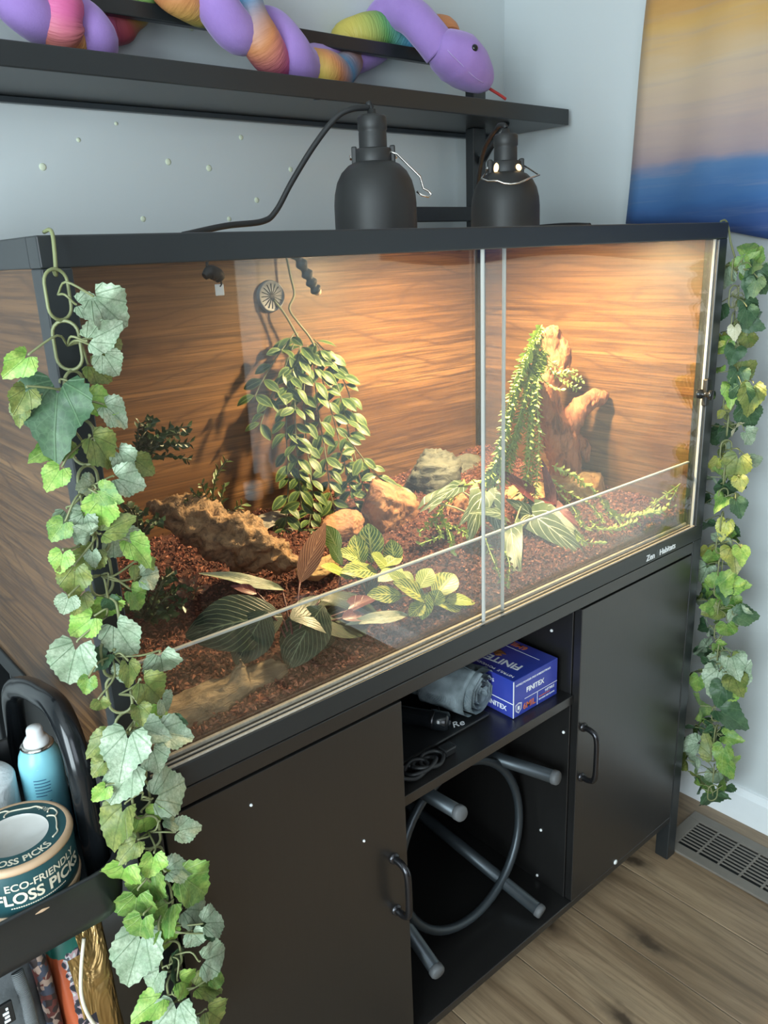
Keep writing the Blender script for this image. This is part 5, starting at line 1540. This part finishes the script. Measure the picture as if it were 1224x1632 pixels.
# crotons
M['croton'] = vein_mat('croton_leaf', (.045, .095, .018), (.10, .17, .025), (.62, .60, .13), freq=8, width=.16, slope=1.6, mid=.10, rough=.4, blotch=(.45, .42, .06), blotch_amt=.7, hard=14)
M['croton2'] = vein_mat('croton_bright_leaf', (.17, .26, .03), (.27, .34, .05), (.66, .64, .22), freq=8, width=.15, slope=1.6, mid=.09, rough=.4, hard=12)
CM = [leaf_mesh('leaf', 'ellipse', M['croton'], s_, fold=.18, curl=.15, wave=.03, wid=.27) for s_ in range(2)] + [leaf_mesh('leaf', 'ellipse', M['croton2'], 7, fold=.18, curl=.12, wave=.03, wid=.27)]
M['cream_leaf'] = vein_mat('cream_variegated_leaf', (.34, .34, .20), (.46, .45, .30), (.10, .15, .06), freq=8, width=.22, slope=2.2, mid=.05, rough=.4, blotch=(.10, .14, .06), blotch_amt=.6, hard=8)
CRM = leaf_mesh('leaf', 'lance', M['cream_leaf'], 3, fold=.2, curl=.2, wave=.05, wid=.17)
def plant(name, base, leaves, label, stemmat, seed=0):
    t = thing(name, base, label, 'plant')
    r_ = random.Random(seed)
    for me_, b, tp, w_, *ex in leaves:
        B = atp(b[0], b[1], b[2]); T_ = atp(tp[0], tp[1], tp[2])
        wd = w_ / F_PX * (B - CAM).length / ME_W[me_.name]
        place_leaf(me_, B, T_, t, wd, ex[0] if ex else None, r_, tilt=.22)
        mid_ = base.lerp(B, .6) + Vector((0, 0, .012))
        tube('stem', [base, mid_, B], .0016, stemmat, t, 5, 4)
    return t
ME_W = {}
def reg(me_, name, w_):
    me_.name = name; ME_W[me_.name] = w_ * 2; return me_
c0, c1, c2 = reg(CM[0], 'croton_leaf_a', .27), reg(CM[1], 'croton_leaf_b', .27), reg(CM[2], 'croton_leaf_c', .27)
cr = reg(CRM, 'cream_leaf', .17)
b1 = at(585, 928, y=.17); b1.z = soil_z(b1.x, b1.y)
plant('croton_plant', b1, [
    (c0, (593, 897, .18), (586, 834, .20), 46), (c2, (540, 880, .19), (520, 838, .20), 30), (c1, (630, 900, .17), (622, 860, .185), 34),
    (c2, (618, 908, .16), (596, 882, .155), 30), (c1, (600, 912, .155), (550, 904, .14), 34), (c2, (562, 922, .16), (517, 898, .15), 30),
    (c0, (578, 892, .18), (543, 876, .18), 30), (c2, (545, 900, .18), (526, 866, .185), 18), (c2, (640, 908, .15), (606, 922, .13), 28),
    (c0, (575, 905, .17), (565, 850, .20), 34), (c1, (610, 905, .16), (640, 880, .17), 28), (c2, (636, 915, .14), (660, 925, .12), 24)],
    'yellow-veined croton plant in the middle of the terrarium, farther from the glass', M['stemG'], 3)
b2 = at(682, 972, y=.06); b2.z = soil_z(b2.x, b2.y)
plant('croton_plant', b2, [
    (c0, (692, 950, .062), (726, 908, .075), 44), (c2, (668, 938, .07), (688, 904, .08), 32), (c0, (682, 958, .058), (636, 922, .07), 40),
    (c1, (640, 950, .07), (590, 944, .075), 30), (c1, (696, 964, .052), (750, 982, .042), 30), (c2, (702, 955, .058), (752, 962, .05), 28),
    (c1, (676, 962, .055), (654, 978, .045), 26), (c0, (680, 945, .06), (672, 985, .045), 30), (c2, (655, 935, .075), (622, 912, .085), 26),
    (cr, (648, 982, .05), (560, 985, .055), 22), (c0, (690, 965, .05), (700, 940, .05), 30)],
    'yellow-veined croton plant right behind the lower glass strip', M['stemG'], 4)

# large dark prayer plant at the left front
M['prayer'] = vein_mat('dark_prayer_leaf', (.012, .026, .016), (.022, .042, .024), (.15, .19, .11), freq=10, width=.12, slope=2.0, mid=.04, rough=.4, hard=7)
M['brownleaf'] = vein_mat('striped_brown_leaf', (.13, .05, .03), (.19, .08, .045), (.40, .20, .10), freq=9, width=.2, slope=2.0, mid=.05, rough=.4, hard=12)
M['maroon'] = vein_mat('maroon_leaf_underside', (.10, .018, .020), (.15, .03, .03), (.26, .09, .07), freq=5, width=.06, mid=.06, rough=.4)
pl_ = reg(leaf_mesh('leaf', 'ellipse', M['prayer'], 4, fold=.1, curl=.45, wave=.02, wid=.34), 'prayer_leaf_a', .34)
pb_ = reg(leaf_mesh('leaf', 'lance', M['brownleaf'], 5, fold=.25, curl=.05, wave=.03, wid=.17), 'prayer_leaf_b', .17)
pm_ = reg(leaf_mesh('leaf', 'lance', M['maroon'], 6, fold=.2, curl=.2, wave=.03, wid=.22), 'prayer_leaf_c', .22)
b3 = at(470, 1045, y=.085); b3.z = soil_z(b3.x, b3.y)
plant('prayer_plant', b3, [
    (pl_, (462, 990, .085), (602, 952, .075), 104), (pl_, (448, 985, .10), (325, 985, .10), 96), (pl_, (515, 968, .085), (458, 1035, .055), 80),
    (pl_, (510, 958, .10), (625, 945, .085), 44), (pl_, (425, 975, .10), (378, 1040, .075), 70), (cr, (450, 942, .16), (331, 903, .17), 20),
    (pb_, (478, 928, .15), (519, 830, .18), 36), (pm_, (548, 975, .08), (605, 936, .10), 30), (pm_, (410, 945, .15), (372, 930, .16), 18), (pl_, (485, 990, .08), (545, 1015, .055), 64),
    (pm_, (545, 985, .07), (590, 975, .065), 26)],
    'large dark striped prayer plant at the left front of the terrarium', plain('dark_red_stem', (.10, .03, .03), .5), 6)

# dark arrow-leaf plant with pale veins
M['arrow'] = vein_mat('dark_arrow_leaf', (.030, .060, .028), (.065, .10, .045), (.50, .55, .40), freq=5, width=.06, slope=2.0, mid=.045, rough=.42, hard=10)
al_ = reg(leaf_mesh('leaf', 'arrow', M['arrow'], 8, fold=.16, curl=.28, wave=.04, wid=.30), 'arrow_leaf_a', .34)
am_ = reg(leaf_mesh('leaf', 'arrow', M['maroon'], 9, fold=.2, curl=.2, wave=.04, wid=.30), 'arrow_leaf_b', .34)
b4 = at(812, 868, y=.16); b4.z = soil_z(b4.x, b4.y)
plant('arrow_leaf_plant', b4, [
    (al_, (690, 800, .24), (744, 750, .26), 36), (al_, (728, 778, .24), (680, 802, .22), 28), (al_, (768, 790, .20), (750, 856, .16), 48),
    (al_, (778, 795, .20), (800, 850, .15), 48), (al_, (850, 822, .16), (884, 916, .10), 62), (al_, (868, 820, .16), (935, 860, .12), 44),
    (al_, (815, 845, .15), (822, 914, .10), 44), (al_, (800, 822, .17), (762, 806, .16), 36), (al_, (845, 820, .17), (815, 795, .18), 34),
    (am_, (842, 786, .19), (782, 736, .21), 42), (am_, (878, 790, .19), (866, 734, .20), 24), (am_, (875, 800, .18), (842, 800, .17), 20),
    (am_, (885, 808, .17), (922, 832, .15), 24), (am_, (876, 812, .175), (884, 770, .185), 24), (al_, (765, 800, .2), (735, 830, .19), 30)],
    'dark arrow-leaf plant with pale veins in front of the driftwood', plain('pale_stem', (.34, .32, .16), .5), 8)

# hanging gadgets at the lid
gd = thing('temperature_probe', Pd(343, 435, .30), 'black temperature probe with white tag hanging from the lid', 'probe')
tube('cable', [Vector((.352, .30, ZT - .012)), Pd(336, 408, .30), Pd(330, 422, .30), Pd(338, 436, .30)], .0022, M['black'], gd, 6)
bm = bmesh.new(); add_tube(bm, catmull([Pd(326, 441, .30), Pd(335, 434, .30), Pd(346, 438, .30), Pd(352, 446, .30)], 6), [.005, .010, .010, .007], 12); link('clip_body', bm, M['black'], gd)
q0 = Pd(350, 462, .30); box('white_tag', q0.x - .007, q0.x + .007, .299, .301, q0.z - .008, q0.z + .008, M['white_plastic'], gd, .001)
tube('cable', [Pd(352, 446, .30), Pd(353, 452, .30), Pd(350, 457, .30)], .0016, M['black'], gd, 6)
rp = thing('knotted_cord', Pd(490, 435, .42), 'short knotted black cord with a pale tip hanging near the suction cup', 'cord')
kp = [Pd(470, 402, .42), Pd(478, 416, .42), Pd(487, 432, .42), Pd(494, 445, .42), Pd(500, 457, .42), Pd(507, 466, .42)]
kp[0].z = min(kp[0].z, ZT - .012)
tube('cord', kp, lambda t_: .0085 + .0022 * math.sin(t_ * 30), M['black'], rp, 12)
lathe('tip', [(0, .004), (.005, .003), (.007, 0), (.007, -.003)], kp[-1], M['bamboo'], rp, 12, kp[-1] - kp[-2])
tube('clip', [kp[0] + Vector((-.01, 0, -.006)), kp[0] + Vector((-.004, 0, .004)), kp[0] + Vector((.004, 0, .002))], .002, M['chrome'], rp, 6)

# ------------------------------------------------------------------ nightstand behind the viewer, mirrored in the glass
ns = thing('nightstand', (1.2, -1.7, 0), 'dark nightstand by the rear wall, seen mirrored in the terrarium glass', 'nightstand')
M['nswood'] = wood_mat('dark_nightstand_wood', (.05, .03, .02), (.08, .05, .032), (.02, .012, .008), (.2, 1, 1), 40)
box('top', .98, 1.42, -1.93, -1.50, .515, .535, M['nswood'], ns, .003)
box('case', 1.0, 1.40, -1.91, -1.52, .16, .515, M['nswood'], ns, .002)
for z0 in (.18, .35):
    d_ = box('drawer', 1.015, 1.385, -1.52, -1.505, z0, z0 + .155, M['nswood'], ns, .002)
    lathe('knob', [(0, .022), (.011, .020), (.012, .014), (.006, .008), (.006, 0)], (1.2, -1.505, z0 + .078), M['darkmetal'], d_, 14, Vector((0, 1, 0)))
for x0 in (1.0, 1.365):
    for y0 in (-1.91, -1.555): box('leg', x0, x0 + .035, y0, y0 + .035, 0, .16, M['nswood'], ns, .002)
jar = thing('cream_jar', (1.17, -1.63, .535), 'white lidded jar mirrored in the glass behind the hanging plant', 'jar')
lathe('jar_body', [(0, 0), (.030, 0), (.033, .004), (.033, .036), (.030, .039)], (1.17, -1.63, .5352), M['white_plastic'], jar, 28)
lathe('lid', [(.0335, .039), (.0345, .041), (.0345, .056), (.032, .060), (0, .0605)], (1.17, -1.63, .5352), M['white_plastic'], jar, 28)
bt = thing('lotion_bottle', (1.24, -1.65, .535), 'slim pale bottle mirrored in the glass beside the lidded jar', 'bottle')
lathe('bottle_body', [(0, 0), (.018, 0), (.0205, .004), (.0205, .10), (.017, .112), (.009, .118)], (1.24, -1.65, .5352), plain('pale_blue_bottle', (.45, .55, .56), .35), bt, 24)
lathe('cap', [(.0095, .117), (.011, .119), (.011, .145), (.009, .148), (0, .148)], (1.24, -1.65, .5352), M['white_plastic'], bt, 20)
